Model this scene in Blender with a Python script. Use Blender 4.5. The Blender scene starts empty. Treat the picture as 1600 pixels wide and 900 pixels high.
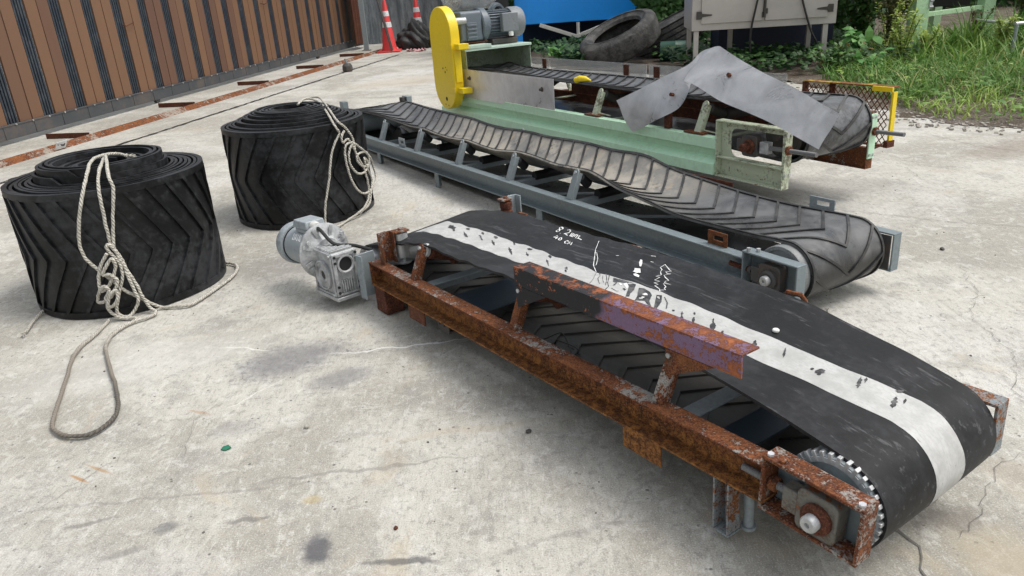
import bpy, bmesh, math, random
import numpy as np
from mathutils import Matrix, Vector
random.seed(7)
rnd = random.random
def ru(a, b): return a + (b - a) * rnd()
V = Vector
scene = bpy.context.scene
COL = scene.collection

# ------------------------------------------------------------------ camera
CAM_H, FPX, VPX, VPY = 1.25, 1178.27, 996.448, 3314.679
cam_d = bpy.data.cameras.new("camera"); cam = bpy.data.objects.new("camera", cam_d); COL.objects.link(cam)
cam_d.sensor_width = 36.0; cam_d.lens = 36.0 * FPX / 1600.0
cam_d.clip_start = 0.02; cam_d.clip_end = 2000
_dn = V(((VPX - 800) / FPX, -(VPY - 450) / FPX, -1.0)).normalized(); _up = -_dn
_fw = V((0, 0, -1)); _yw = (_fw - _up * _fw.dot(_up)).normalized(); _xw = _yw.cross(_up)
_R = Matrix((_xw, _yw, _up)).to_4x4()
cam.matrix_world = Matrix.Translation((0, 0, CAM_H)) @ _R
scene.camera = cam

# ------------------------------------------------------------------ light: bright overcast
SUN_EL, SUN_AZ = 62.0, 95.0        # azimuth measured from +Y (view direction) towards +X
world = bpy.data.worlds.new("World"); scene.world = world; world.use_nodes = True
wn = world.node_tree; bgn = wn.nodes["Background"]
sky = wn.nodes.new("ShaderNodeTexSky"); sky.sky_type = 'NISHITA'; sky.sun_disc = False
sky.sun_elevation = math.radians(SUN_EL); sky.sun_rotation = math.radians(SUN_AZ)
sky.air_density = 1.6; sky.dust_density = 4.0; sky.ozone_density = 1.0
hs = wn.nodes.new("ShaderNodeHueSaturation"); hs.inputs["Saturation"].default_value = 0.3
wn.links.new(sky.outputs[0], hs.inputs["Color"]); wn.links.new(hs.outputs[0], bgn.inputs["Color"])
bgn.inputs["Strength"].default_value = 0.15
sun_d = bpy.data.lights.new("sun", 'SUN'); sun = bpy.data.objects.new("sun", sun_d); COL.objects.link(sun)
sun_d.energy = 1.25; sun_d.angle = math.radians(22); sun_d.color = (1.0, 0.965, 0.91)
_sd = V((math.sin(math.radians(SUN_AZ)) * math.cos(math.radians(SUN_EL)), math.cos(math.radians(SUN_AZ)) * math.cos(math.radians(SUN_EL)), math.sin(math.radians(SUN_EL))))
sun.rotation_euler = _sd.to_track_quat('Z', 'Y').to_euler()
scene.view_settings.view_transform = 'Standard'; scene.view_settings.look = 'None'
scene.view_settings.exposure = 0.36; scene.view_settings.gamma = 1.0
scene.view_settings.use_curve_mapping = False

# ------------------------------------------------------------------ material helpers
class NT:
    def __init__(s, name):
        s.m = bpy.data.materials.new(name); s.m.use_nodes = True
        s.t = s.m.node_tree; s.n = s.t.nodes; s.b = s.n["Principled BSDF"]
        s.tc = s.n.new("ShaderNodeTexCoord")
    def lk(s, a, b): s.t.links.new(a, b)
    def set(s, inp, v):
        if hasattr(v, "links") or isinstance(v, bpy.types.NodeSocket): s.lk(v, inp)
        else: inp.default_value = v
    def mapv(s, src='Object', scale=(1, 1, 1), loc=(0, 0, 0), rot=(0, 0, 0)):
        mp = s.n.new("ShaderNodeMapping"); s.lk(s.tc.outputs[src], mp.inputs[0])
        mp.inputs['Location'].default_value = loc; mp.inputs['Scale'].default_value = scale; mp.inputs['Rotation'].default_value = rot
        return mp.outputs[0]
    def noise(s, vec, scale, detail=4, rough=.55, dist=0.0):
        k = s.n.new("ShaderNodeTexNoise"); s.lk(vec, k.inputs['Vector'])
        k.inputs['Scale'].default_value = scale; k.inputs['Detail'].default_value = detail
        k.inputs['Roughness'].default_value = rough; k.inputs['Distortion'].default_value = dist
        return k.outputs['Fac']
    def voro(s, vec, scale, feature='F1', out='Distance'):
        k = s.n.new("ShaderNodeTexVoronoi"); k.feature = feature; s.lk(vec, k.inputs['Vector']); k.inputs['Scale'].default_value = scale
        return k.outputs[out]
    def ramp(s, f, stops, interp='LINEAR'):
        k = s.n.new("ShaderNodeValToRGB"); s.lk(f, k.inputs[0]); e = k.color_ramp.elements; k.color_ramp.interpolation = interp
        while len(e) < len(stops): e.new(.5)
        for i, (p, c) in enumerate(stops):
            e[i].position = p; e[i].color = c if len(c) == 4 else (*c, 1)
        return k.outputs[0]
    def step(s, f, a, b):
        k = s.n.new("ShaderNodeMapRange"); k.interpolation_type = 'SMOOTHSTEP'
        s.set(k.inputs[0], f); k.inputs[1].default_value = a; k.inputs[2].default_value = b
        return k.outputs[0]
    def math(s, op, a, b=0.0):
        k = s.n.new("ShaderNodeMath"); k.operation = op; s.set(k.inputs[0], a); s.set(k.inputs[1], b); return k.outputs[0]
    def mix(s, f, a, b, mode='MIX'):
        k = s.n.new("ShaderNodeMix"); k.data_type = 'RGBA'; k.blend_type = mode
        s.set(k.inputs[0], f)
        for i, v in ((6, a), (7, b)):
            if isinstance(v, tuple): k.inputs[i].default_value = v if len(v) == 4 else (*v, 1)
            else: s.lk(v, k.inputs[i])
        return k.outputs[2]
    def sep(s, vec):
        k = s.n.new("ShaderNodeSeparateXYZ"); s.lk(vec, k.inputs[0]); return k.outputs
    def bump(s, h, strength=.3, dist=.01):
        k = s.n.new("ShaderNodeBump"); k.inputs['Strength'].default_value = strength; k.inputs['Distance'].default_value = dist
        s.lk(h, k.inputs['Height']); s.lk(k.outputs[0], s.b.inputs['Normal'])
    def done(s, col, rough=.6, metal=0.0, spec=.5):
        c = s.b.inputs['Base Color']
        if isinstance(col, tuple): c.default_value = (*col, 1)
        else: s.lk(col, c)
        s.set(s.b.inputs['Roughness'], rough); s.set(s.b.inputs['Metallic'], metal); s.b.inputs['Specular IOR Level'].default_value = spec
        return s.m

def m_paint(name, col, dirt=(.05, .045, .035), amount=.35, rough=.5, rust=0.0, scale=6.0, metal=0.0, var=.15):
    k = NT(name); o = k.mapv()
    n = k.noise(o, scale, 6, .62); f = k.noise(o, scale * 9, 4, .6)
    c = k.mix(k.step(n, .35, .75), tuple(x * (1 - var) for x in col), tuple(min(1, x * (1 + var)) for x in col))
    g = k.math('ADD', k.math('MULTIPLY', n, .6), k.math('MULTIPLY', f, .4))
    c = k.mix(k.math('MULTIPLY', k.step(g, .47, .63), amount), c, dirt)
    if rust > 0:
        rn = k.noise(k.mapv(loc=(3.1, 1.7, .4)), scale * 2.2, 8, .7)
        th = .72 - rust * .4
        c = k.mix(k.step(rn, th, th + .035), c, k.ramp(f, [(.3, (.055, .02, .01)), (.6, (.22, .075, .022))]))
    k.bump(f, .12, .004)
    return k.done(c, rough, metal)

def m_rust(name, paint, amt=.75, orange=1.0, sc=1.0, ztop=None):
    k = NT(name); o = k.mapv()
    big = k.noise(o, 5 * sc, 8, .7); mid = k.noise(o, 48 * sc, 8, .74, .2); fine = k.noise(o, 230 * sc, 4, .65)
    r = k.ramp(mid, [(.34, (.022, .011, .008)), (.44, (.070, .024, .013)), (.53, (.150 * orange, .047 * orange, .017)), (.64, (.29 * orange, .105 * orange, .032))])
    r = k.mix(k.math('MULTIPLY', k.step(big, .45, .7), .6), r, (.27 * orange, .105 * orange, .028))
    if ztop: r = k.mix(k.math('MULTIPLY', k.step(k.sep(o)[2], .175, .125), .5), r, k.mix(k.step(mid, .42, .6), (.13, .055, .016), (.40, .185, .04)))
    p = k.mix(k.step(fine, .4, .7), tuple(x * .75 for x in paint), paint)
    g = k.math('ADD', k.math('MULTIPLY', big, .45), k.math('ADD', k.math('MULTIPLY', mid, .4), k.math('MULTIPLY', fine, .15)))
    th = .5 + (.5 - amt) * .34
    if ztop: g = k.math('SUBTRACT', g, k.math('MULTIPLY', k.step(k.sep(o)[2], ztop - .004, ztop - .001), .085))
    msk = k.step(g, th - .012, th + .012)
    edge = k.math('MULTIPLY', k.step(g, th - .05, th), .55)
    p = k.mix(edge, p, (.16, .07, .03))
    c = k.mix(msk, p, r)
    c = k.mix(k.math('MULTIPLY', k.step(fine, .54, .62), .75), c, (.020, .010, .007))
    c = k.mix(k.math('MULTIPLY', k.step(fine, .44, .36), .55), c, (.42 * orange, .18 * orange, .07))
    k.bump(k.math('ADD', k.math('MULTIPLY', mid, .7), k.math('MULTIPLY', fine, .5)), .5, .004)
    return k.done(c, k.ramp(msk, [(0, (.55,) * 3), (1, (.9,) * 3)]), 0, .3)

def m_rubber(name, base=.014, dusty=.35, rough=.5, scale=7, tint=(1, 1.02, 1.05), dustc=(.12, .115, .105), extra=None, spec=.42):
    k = NT(name); o = k.mapv()
    n = k.noise(o, scale, 7, .65, .4); f = k.noise(o, scale * 11, 4, .65); st = k.noise(k.mapv(scale=(3, 30, 30)), 1.2, 5, .6)
    c = k.mix(k.step(n, .3, .75), tuple(base * .7 * t for t in tint), tuple(base * 1.9 * t for t in tint))
    d = k.math('ADD', k.math('MULTIPLY', n, .5), k.math('ADD', k.math('MULTIPLY', f, .28), k.math('MULTIPLY', st, .22)))
    c = k.mix(k.math('MULTIPLY', k.step(d, .455, .60), dusty), c, dustc)
    if extra: c = extra(k, o, c, n, f)
    k.bump(f, .15, .003)
    return k.done(c, k.ramp(d, [(.35, (rough * .75,) * 3), (.7, (min(1, rough * 1.5),) * 3)]), 0, spec)

def m_metal(name, col, rough=.35, metal=.9, var=.25, scale=5, dirt=.2):
    k = NT(name); o = k.mapv()
    n = k.noise(o, scale, 7, .65, .5); f = k.noise(k.mapv(scale=(1, 1, 6)), scale * 14, 4, .6)
    c = k.mix(k.step(n, .3, .7), tuple(x * (1 - var) for x in col), col)
    c = k.mix(k.math('MULTIPLY', k.step(f, .55, .75), dirt), c, (.05, .045, .04))
    k.bump(f, .05, .002)
    return k.done(c, k.ramp(n, [(.3, (rough * .8,) * 3), (.75, (min(1, rough * 1.5),) * 3)]), metal)

def m_plain(name, col, rough=.6, metal=0.0):
    k = NT(name); f = k.noise(k.mapv(), 40, 4, .6)
    return k.done(k.mix(k.step(f, .3, .7), tuple(x * .85 for x in col), tuple(min(1, x * 1.12) for x in col)), rough, metal)

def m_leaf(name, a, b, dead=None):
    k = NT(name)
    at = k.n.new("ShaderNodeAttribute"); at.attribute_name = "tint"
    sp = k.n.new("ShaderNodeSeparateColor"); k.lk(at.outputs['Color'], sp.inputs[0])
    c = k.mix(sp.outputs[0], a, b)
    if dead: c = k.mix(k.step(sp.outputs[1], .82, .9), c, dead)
    k.b.inputs['Subsurface Weight'].default_value = 0.0
    m = k.done(c, .5, 0, .35)
    tr = k.n.new("ShaderNodeBsdfTranslucent"); mx = k.n.new("ShaderNodeMixShader"); mx.inputs[0].default_value = .28
    k.lk(c, tr.inputs[0]); out = k.n["Material Output"]
    k.lk(k.b.outputs[0], mx.inputs[1]); k.lk(tr.outputs[0], mx.inputs[2]); k.lk(mx.outputs[0], out.inputs[0])
    return m

# ------------------------------------------------------------------ mesh helpers
def box(bm, x0, x1, y0, y1, z0, z1, M=None):
    vs = [bm.verts.new((x, y, z)) for z in (z0, z1) for y in (y0, y1) for x in (x0, x1)]
    for f in ((0, 2, 3, 1), (4, 5, 7, 6), (0, 1, 5, 4), (2, 6, 7, 3), (0, 4, 6, 2), (1, 3, 7, 5)):
        bm.faces.new([vs[i] for i in f])
    if M is not None:
        for v in vs: v.co = M @ v.co
    return vs
def prism(bm, poly, fn, h0, h1):
    a = [bm.verts.new(fn(p[0], p[1], h0)) for p in poly]; b = [bm.verts.new(fn(p[0], p[1], h1)) for p in poly]
    n = len(poly)
    try:
        bm.faces.new(a[::-1]); bm.faces.new(b)
    except ValueError: pass
    for i in range(n): bm.faces.new((a[i], a[(i + 1) % n], b[(i + 1) % n], b[i]))
    return a + b
def frame_of(d):
    d = d.normalized(); up = V((0, 0, 1)) if abs(d.z) < .9 else V((1, 0, 0))
    x = d.cross(up).normalized(); return x, x.cross(d).normalized()
def tube(bm, pts, r, n=10, cap=True, uv=None):
    pts = [V(p) for p in pts]; rings = []; L = 0
    x, y = frame_of(pts[1] - pts[0]); uvl = bm.loops.layers.uv.verify() if uv else None; Ls = []
    for i, p in enumerate(pts):
        d = (pts[min(i + 1, len(pts) - 1)] - pts[max(i - 1, 0)]).normalized()
        x = (x - d * x.dot(d)).normalized(); y = d.cross(x)
        ri = r[i] if isinstance(r, (list, tuple)) else r
        rings.append([bm.verts.new(p + (x * math.cos(2 * math.pi * k / n) + y * math.sin(2 * math.pi * k / n)) * ri) for k in range(n)])
        if i: L += (p - pts[i - 1]).length
        Ls.append(L)
    for i in range(len(pts) - 1):
        for k in range(n):
            f = bm.faces.new((rings[i][k], rings[i][(k + 1) % n], rings[i + 1][(k + 1) % n], rings[i + 1][k]))
            if uvl:
                for l, (a, b) in zip(f.loops, ((i, k), (i, k + 1), (i + 1, k + 1), (i + 1, k))): l[uvl].uv = (Ls[a], b / n)
    if cap: bm.faces.new(rings[0][::-1]); bm.faces.new(rings[-1])
def cyl(bm, p0, p1, r, n=20, r2=None): tube(bm, [p0, p1], [r, r if r2 is None else r2], n)
def lathe(bm, prof, M, n=32, close=True):
    rings = []
    for r, h in prof:
        if r < 1e-6: rings.append([bm.verts.new(M @ V((0, 0, h)))])
        else: rings.append([bm.verts.new(M @ V((r * math.cos(2 * math.pi * k / n), r * math.sin(2 * math.pi * k / n), h))) for k in range(n)])
    for a, b in zip(rings, rings[1:]):
        for k in range(n):
            q = [a[k % len(a)], a[(k + 1) % n % len(a)], b[(k + 1) % n % len(b)], b[k % len(b)]]
            u = []
            for w in q:
                if w not in u: u.append(w)
            if len(u) > 2: bm.faces.new(u)
def ax(p, d):           # matrix: local Z along d at p
    d = V(d).normalized(); return Matrix.Translation(p) @ d.to_track_quat('Z', 'Y').to_matrix().to_4x4()
def bolt(bm, p, d, r=.009, h=.008):
    M = ax(p, d); prism(bm, [(r * math.cos(a * math.pi / 3), r * math.sin(a * math.pi / 3)) for a in range(6)], lambda a, b, c: M @ V((a, b, c)), 0, h)
def bolts(parent, L, mat, M=None):
    for (p, d, r, h) in L:
        bm = B(); bolt(bm, p, d, r, h); fin(bm, 'bolt', mat, parent, M=M)
def catmull(P, k=6):
    P = [V(p) for p in P]; Q = [P[0] * 2 - P[1]] + P + [P[-1] * 2 - P[-2]]; out = []
    for i in range(1, len(Q) - 2):
        a, b, c, d = Q[i - 1:i + 3]
        for j in range(k):
            t = j / k; out.append(.5 * ((2 * b) + (c - a) * t + (2 * a - 5 * b + 4 * c - d) * t * t + (3 * b - a - 3 * c + d) * t ** 3))
    return out + [P[-1]]
def fin(bm, name, mat, parent=None, angle=38, bevel=0.0, recalc=True, M=None):
    if recalc: bmesh.ops.recalc_face_normals(bm, faces=bm.faces[:])
    me = bpy.data.meshes.new(name); bm.to_mesh(me); bm.free()
    o = bpy.data.objects.new(name, me); COL.objects.link(o)
    if mat: me.materials.append(mat)
    if angle:
        for p in me.polygons: p.use_smooth = True
        me.set_sharp_from_angle(angle=math.radians(angle))
    if bevel:
        b = o.modifiers.new("bevel", 'BEVEL'); b.width = bevel; b.segments = 2; b.limit_method = 'ANGLE'; b.angle_limit = math.radians(50); b.use_clamp_overlap = True
    if parent: o.parent = parent
    if M is not None: o.matrix_local = M
    return o
def tag(o, label=None, cat=None, group=None, kind=None):
    for k, v in (('label', label), ('category', cat), ('group', group), ('kind', kind)):
        if v: o[k] = v
    return o
def thing(name, label, cat, M=None, group=None):
    o = bpy.data.objects.new(name, None); COL.objects.link(o); o.empty_display_size = .1
    if M is not None: o.matrix_world = M
    return tag(o, label, cat, group)
B = bmesh.new
def struct(o): o['kind'] = 'structure'; return o

# ------------------------------------------------------------------ materials
STAINS = [  # x, y, rx, ry, rot, strength, colour
    (-.515, 1.465, .040, .062, .2, .85, (.085, .085, .095)), (-.84, 2.50, .22, .14, .5, .62, (.13, .13, .145)), (-.62, 2.33, .12, .08, .4, .55, (.15, .15, .16)),
    (-.9, 2.05, .09, .05, .3, .3, (.16, .16, .17)), (-.30, 1.40, .10, .012, -.08, .7, (.07, .07, .075)), (-.93, 1.585, .035, .025, .4, .6, (.1, .1, .105)), 
    (-1.28, 1.83, .05, .006, -.55, .75, (.36, .19, .06)), (-1.24, 1.87, .06, .006, -.5, .6, (.36, .2, .07)), (-1.05, 2.16, .05, .008, -.4, .45, (.36, .2, .08)),
    (-.57, 1.66, .03, .02, 0, .5, (.38, .29, .12)), (4.2, 4.9, .9, .42, -.1, .55, (.2, .155, .12)), (3.4, 4.85, .5, .2, .3, .45, (.2, .16, .125)), (1.05, 1.25, .11, .16, .2, .6, (.42, .36, .26)), (1.0, 1.42, .1, .05, .2, .5, (.13, .11, .095)),
    (-.95, 1.72, .45, .007, .06, .32, (.16, .155, .15)), (-1.15, 1.62, .07, .014, .3, .5, (.13, .125, .12)), (-.45, 1.78, .35, .008, .1, .45, (.17, .165, .155)), (-.72, 1.60, .07, .012, .2, .6, (.12, .115, .11)), (-1.0, 1.50, .06, .016, .4, .45, (.14, .135, .13)), (-.15, 1.95, .3, .02, .1, .3, (.42, .35, .25)), (-.35, 2.55, .35, .006, .12, .8, (.72, .71, .69)), (-.9, 2.25, .14, .004, .9, .6, (.68, .67, .64)), (-1.05, 2.62, .12, .004, -.3, .7, (.72, .71, .68)), (.1, 1.45, .25, .01, .25, .3, (.2, .19, .18)), (.3, 1.6, .4, .006, .9, .35, (.22, .21, .2)), (-1.45, 2.55, .5, .2, .4, .3, (.6, .59, .56)),
    (1.25, 1.55, .1, .1, .2, .3, (.42, .36, .27)), (-.9, 3.6, .6, .3, .3, .45, (.17, .165, .16)), (-.2, 3.2, .5, .25, -.3, .35, (.2, .195, .19)), (1.75, 4.35, .8, .25, -.35, .35, (.2, .19, .18)), (-3.2, 6.5, .8, .3, .3, .35, (.25, .23, .2)), (-1.6, 7.5, 1.1, .5, .6, .3, (.42, .36, .26)), (-1.2, 11, 1.0, .6, .4, .4, (.4, .33, .23)),
]
def m_concrete(name, stains=True, lift=1.0):
    k = NT(name); o = k.mapv()
    n1 = k.noise(o, 1.1, 9, .62, .5); n2 = k.noise(o, 4.5, 8, .66, .4); n3 = k.noise(o, 38, 5, .7); n4 = k.noise(o, 260, 3, .6)
    br = k.noise(k.mapv(scale=(30, 3, 1), rot=(0, 0, .9)), 1.0, 5, .65)
    sc = k.noise(k.mapv(scale=(9, 2.2, 1), rot=(0, 0, .55)), 9, 6, .75, .6); mo = k.noise(o, 14, 7, .75, .8)
    a, b = (.345 * lift, .325 * lift, .278 * lift), (.49 * lift, .472 * lift, .418 * lift)
    c = k.mix(k.step(n1, .42, .58), a, b)
    c = k.mix(k.math('MULTIPLY', k.step(k.noise(k.mapv(loc=(7, 3, 0)), .55, 7, .6, .8), .50, .62), .5), c, (.60 * lift, .59 * lift, .56 * lift))
    c = k.mix(k.math('MULTIPLY', k.step(n2, .50, .66), .6), c, (.285 * lift, .275 * lift, .25 * lift))
    c = k.mix(k.math('MULTIPLY', k.step(mo, .50, .64), .55), c, (.60 * lift, .59 * lift, .55 * lift))
    c = k.mix(k.math('MULTIPLY', k.step(sc, .52, .64), .5), c, (.255 * lift, .245 * lift, .225 * lift))
    c = k.mix(k.math('MULTIPLY', k.step(sc, .44, .34), .5), c, (.66 * lift, .65 * lift, .61 * lift))
    c = k.mix(k.math('MULTIPLY', k.step(n3, .48, .36), .5), c, (.22 * lift, .21 * lift, .19 * lift))
    c = k.mix(k.math('MULTIPLY', k.step(br, .54, .70), .25), c, (.24, .235, .22))
    c = k.mix(k.math('MULTIPLY', k.step(n4, .55, .64), .45), c, (.15, .14, .125))
    c = k.mix(k.math('MULTIPLY', k.step(n4, .43, .34), .5), c, (.72, .71, .67))
    c = k.mix(k.math('MULTIPLY', k.step(k.noise(o, 2.2, 6, .7, 1.0), .57, .68), .32), c, (.46, .38, .26))
    pit = k.voro(o, 34); pm = k.noise(o, 7, 4, .7)
    pits = k.math('MULTIPLY', k.step(pit, .20, .10), k.step(pm, .54, .60))
    c = k.mix(k.math('MULTIPLY', pits, .8), c, (.10, .095, .09))
    if stains:
        w = k.n.new("ShaderNodeVectorMath"); w.operation = 'ADD'; k.lk(o, w.inputs[0])
        nz = k.n.new("ShaderNodeTexNoise"); k.lk(o, nz.inputs['Vector']); nz.inputs['Scale'].default_value = 9; nz.inputs['Detail'].default_value = 5
        sb = k.n.new("ShaderNodeVectorMath"); sb.operation = 'MULTIPLY_ADD'; k.lk(nz.outputs['Color'], sb.inputs[0]); sb.inputs[1].default_value = (.09,) * 3; sb.inputs[2].default_value = (-.045,) * 3
        k.lk(sb.outputs[0], w.inputs[1])
        for (x, y, rx, ry, rot, st, col) in STAINS:
            mp = k.n.new("ShaderNodeMapping"); mp.vector_type = 'TEXTURE'
            small = max(rx, ry) < .07
            k.lk(o if small else w.outputs[0], mp.inputs[0]); mp.inputs['Location'].default_value = (x, y, 0); mp.inputs['Rotation'].default_value = (0, 0, rot); mp.inputs['Scale'].default_value = (rx, ry, 1)
            le = k.n.new("ShaderNodeVectorMath"); le.operation = 'LENGTH'; k.lk(mp.outputs[0], le.inputs[0])
            md = k.math('ADD', le.outputs['Value'], k.math('MULTIPLY', k.math('SUBTRACT', n3, .5), .9))
            c = k.mix(k.math('MULTIPLY', k.step(md, 1.25, .45), st), c, col)
    k.bump(k.math('ADD', k.math('MULTIPLY', n3, .6), k.math('SUBTRACT', k.math('MULTIPLY', n4, .4), pits)), .35, .004)
    return k.done(c, .88, 0, .3)

M_conc = m_concrete("concrete_yard"); M_strip = m_concrete("concrete_strip", False, .93)
def _soil():
    k = NT("soil"); o = k.mapv(); n = k.noise(o, 3, 8, .65); f = k.noise(o, 40, 6, .7); g = k.voro(o, 55)
    c = k.mix(k.step(n, .35, .65), (.12, .09, .065), (.23, .2, .165))
    c = k.mix(k.math('MULTIPLY', k.step(f, .55, .7), .6), c, (.36, .34, .31))
    c = k.mix(k.math('MULTIPLY', k.step(g, .3, .55), .5), c, (.05, .04, .03))
    k.bump(k.math('ADD', f, g), .8, .02); return k.done(c, .95, 0, .2)
M_soil = _soil()
M_crack = m_plain("crack_dirt", (.16, .15, .135), .95)
M_dark = m_plain("dark_gap", (.02, .019, .018), .95)
M_rust1 = m_rust("rusted_steel", (.33, .345, .33), .84, .84, 1.0, .2105)
M_rustflange = m_rust("rusted_flange", (.36, .38, .37), .60)
M_rustpale = m_rust("rust_on_pale_paint", (.36, .37, .35), .60, .82)
M_rustgrey = m_rust("rust_on_grey_paint", (.27, .32, .34), .36)
M_rustbrown = m_rust("brown_rust", (.14, .06, .035), .85, .6)
M_rustorange = m_rust("orange_rust_rail", (.36, .32, .27), .57, .9, .4)
M_blue = m_paint("blue_grey_paint", (.185, .225, .24), (.05, .045, .04), .35, .45, .12, 7)
M_bluedk = m_paint("dark_blue_grey_paint", (.035, .06, .085), (.03, .03, .03), .4, .5, .1, 7)
M_bluelight = m_paint("light_blue_grey_paint", (.27, .31, .325), (.07, .06, .05), .3, .45, .12, 9)
M_green = m_paint("pale_green_paint", (.54, .80, .58), (.30, .36, .26), .28, .42, .07, 4, 0, .08)
M_greendirty = m_paint("dirty_pale_green_paint", (.56, .62, .46), (.10, .085, .055), .9, .6, .22, 9)
M_greenframe = m_paint("rack_green_paint", (.56, .82, .50), (.12, .13, .08), .35, .55, .06, 6)
M_yellow = m_paint("yellow_paint", (.82, .60, .012), (.45, .30, .02), .22, .38, .05, 5, 0, .06)
M_steel = m_metal("galvanised_sheet", (.76, .765, .78), .30, .45, .25, 6, .24)
M_pulley = m_paint('worn_pulley_steel', (.24, .25, .25), (.08, .07, .06), .6, .5, .1, 18)
M_rod = m_paint("grey_steel_rod", (.16, .165, .17), (.08, .06, .045), .5, .5, .1, 20)
M_bright = m_metal("worn_bright_metal", (.58, .59, .59), .42, .4, .35, 24, .45)
M_alu = m_metal("cast_aluminium", (.50, .51, .515), .5, .3, .45, 30, .6)
M_motor = m_paint("motor_grey_paint", (.32, .355, .375), (.07, .07, .07), .45, .42, 0, 8)
M_motorlt = m_paint("gearmotor_grey", (.19, .21, .225), (.06, .06, .06), .4, .45, 0, 10)
M_motorblue = m_paint("gearmotor_blue_grey", (.13, .16, .19), (.05, .05, .05), .4, .45, 0, 8)
M_housing = m_paint("grimy_grey_casting", (.15, .145, .125), (.06, .035, .02), .8, .65, .35, 16)
M_iron = m_paint("dark_cast_iron", (.06, .06, .058), (.12, .06, .03), .5, .6, .2, 14)
M_black = m_plain("black_paint", (.015, .015, .016), .5)
M_rubA = m_rubber("belt_rubber_smooth", .0085, .55, .5, 4.5, (1, 1.03, 1.12), spec=.22, dustc=(.042, .043, .047), extra=lambda k, o, c, n, f: k.mix(k.math('MULTIPLY', k.step(k.sep(o)[2], .10, .07), k.math('ADD', .45, k.math('MULTIPLY', n, .5))), k.mix(k.math('MULTIPLY', k.step(k.noise(k.mapv(scale=(2.2, 26, 26), loc=(2, 0, 0)), 1.6, 6, .7), .56, .68), .5), c, (.13, .13, .135)), (.085, .082, .075)))
def _tan_and_shade(k, o, c, n, f):
    s = k.sep(o); u = s[0]
    a = k.math('MULTIPLY', k.step(u, .35, 1.15), k.step(u, 3.45, 2.9))
    p = k.noise(k.mapv(loc=(5, 2, 0)), 4.2, 6, .6, .6)
    m = k.math('MULTIPLY', a, k.step(k.math('ADD', k.math('MULTIPLY', p, .75), k.math('MULTIPLY', f, .25)), .37, .49))
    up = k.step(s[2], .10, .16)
    c = k.mix(k.math('MULTIPLY', up, .72), c, k.mix(k.step(n, .35, .65), (.05, .051, .053), (.15, .15, .148))); c = k.mix(k.math('SUBTRACT', 1.0, up), c, (.012, .012, .012))  # top run dusty grey; lower run painted near black as shade inside the loop
    c = k.mix(k.math('MULTIPLY', k.math('MULTIPLY', m, up), .85), c, k.mix(k.step(n, .4, .6), (.40, .36, .295), (.20, .19, .17)))
    q = k.math('MULTIPLY', k.step(k.noise(k.mapv(loc=(1, 7, 0)), 9, 5, .6), .62, .68), k.math('MULTIPLY', a, up))
    return k.mix(k.math('MULTIPLY', q, .6), c, (.36, .27, .16))
M_rubB = m_rubber("belt_rubber_dust_and_shade", .016, .5, .30, 6, dustc=(.12, .122, .126), extra=_tan_and_shade)
M_cleat = m_rubber("cleat_rubber", .016, .6, .45, 8, dustc=(.085, .08, .072))
M_rubC = m_rubber("belt_rubber_plain", .04, .75, .30, 6, dustc=(.16, .168, .18))
M_rubD = m_rubber("rolled_belt_rubber", .006, .75, .44, 3.6, (1, 1.05, 1.16), spec=.30, dustc=(.040, .042, .046))
M_tyre = m_rubber("tyre_rubber", .035, .8, .85, 5, (1, .98, .95), (.125, .122, .115))
def _stripe():
    k = NT("worn_white_paint"); o = k.mapv(); n = k.noise(o, 16, 7, .7); f = k.noise(k.mapv(scale=(1, 3, 1)), 70, 5, .65)
    c = k.mix(k.step(n, .3, .7), (.36, .36, .345), (.50, .50, .485))
    c = k.mix(k.math('MULTIPLY', k.step(f, .50, .62), .45), c, (.33, .33, .32))
    g = k.math('ADD', k.math('MULTIPLY', n, .55), k.math('MULTIPLY', f, .45))
    c = k.mix(k.math('MULTIPLY', k.step(g, .615, .66), .8), c, (.05, .05, .052))
    return k.done(c, .6)
M_stripe = _stripe(); M_white = m_plain("white_marker", (.74, .74, .72), .6); M_mark = m_rubber("black_scuff", .018, .5, .5, 30, dustc=(.2, .2, .2))
def _rope():
    k = NT("rope_fibre"); u = k.sep(k.tc.outputs['UV'])
    w = k.math('SINE', k.math('MULTIPLY', k.math('ADD', k.math('MULTIPLY', u[0], 62.), k.math('MULTIPLY', u[1], 3.)), 6.2832))
    f = k.noise(k.mapv(), 60, 4, .6)
    o = k.sep(k.mapv('Object')); low = k.step(o[1], 2.95, 2.5)
    base = k.mix(k.step(f, .35, .65), (.46, .435, .375), (.62, .595, .53))
    base = k.mix(k.math('MULTIPLY', low, .93), base, k.mix(k.step(o[0], -1.5, -1.35), (.24, .205, .17), (.085, .075, .065)))
    c = k.mix(k.math('MULTIPLY', k.step(w, .1, -.8), .30), base, (.22, .2, .17))
    k.bump(w, .6, .004); return k.done(c, .9, 0, .2)
M_rope = _rope()
def _brown():
    k = NT("brown_board"); at = k.n.new("ShaderNodeAttribute"); at.attribute_name = "tint"; sp = k.n.new("ShaderNodeSeparateColor"); k.lk(at.outputs['Color'], sp.inputs[0])
    n = k.noise(k.mapv(scale=(4, 4, .6)), 2.0, 6, .65); f = k.noise(k.mapv(scale=(30, 30, 1.5)), 3, 4, .6)
    c = k.mix(sp.outputs[0], (.18, .094, .050), (.115, .057, .037)); c = k.mix(k.math('MULTIPLY', k.step(n, .4, .7), .35), c, (.15, .085, .052)); c = k.mix(k.math('MULTIPLY', k.step(f, .5, .75), .22), c, (.13, .07, .04))
    return k.done(c, .6)
M_brown = _brown()
M_slate = m_paint("dark_slat", (.032, .042, .056), (.075, .085, .095), .6, .42, 0, 6)
M_beamdk = m_paint("dark_grey_beam", (.062, .068, .074), (.16, .1, .06), .35, .6, .1, 3)
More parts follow.
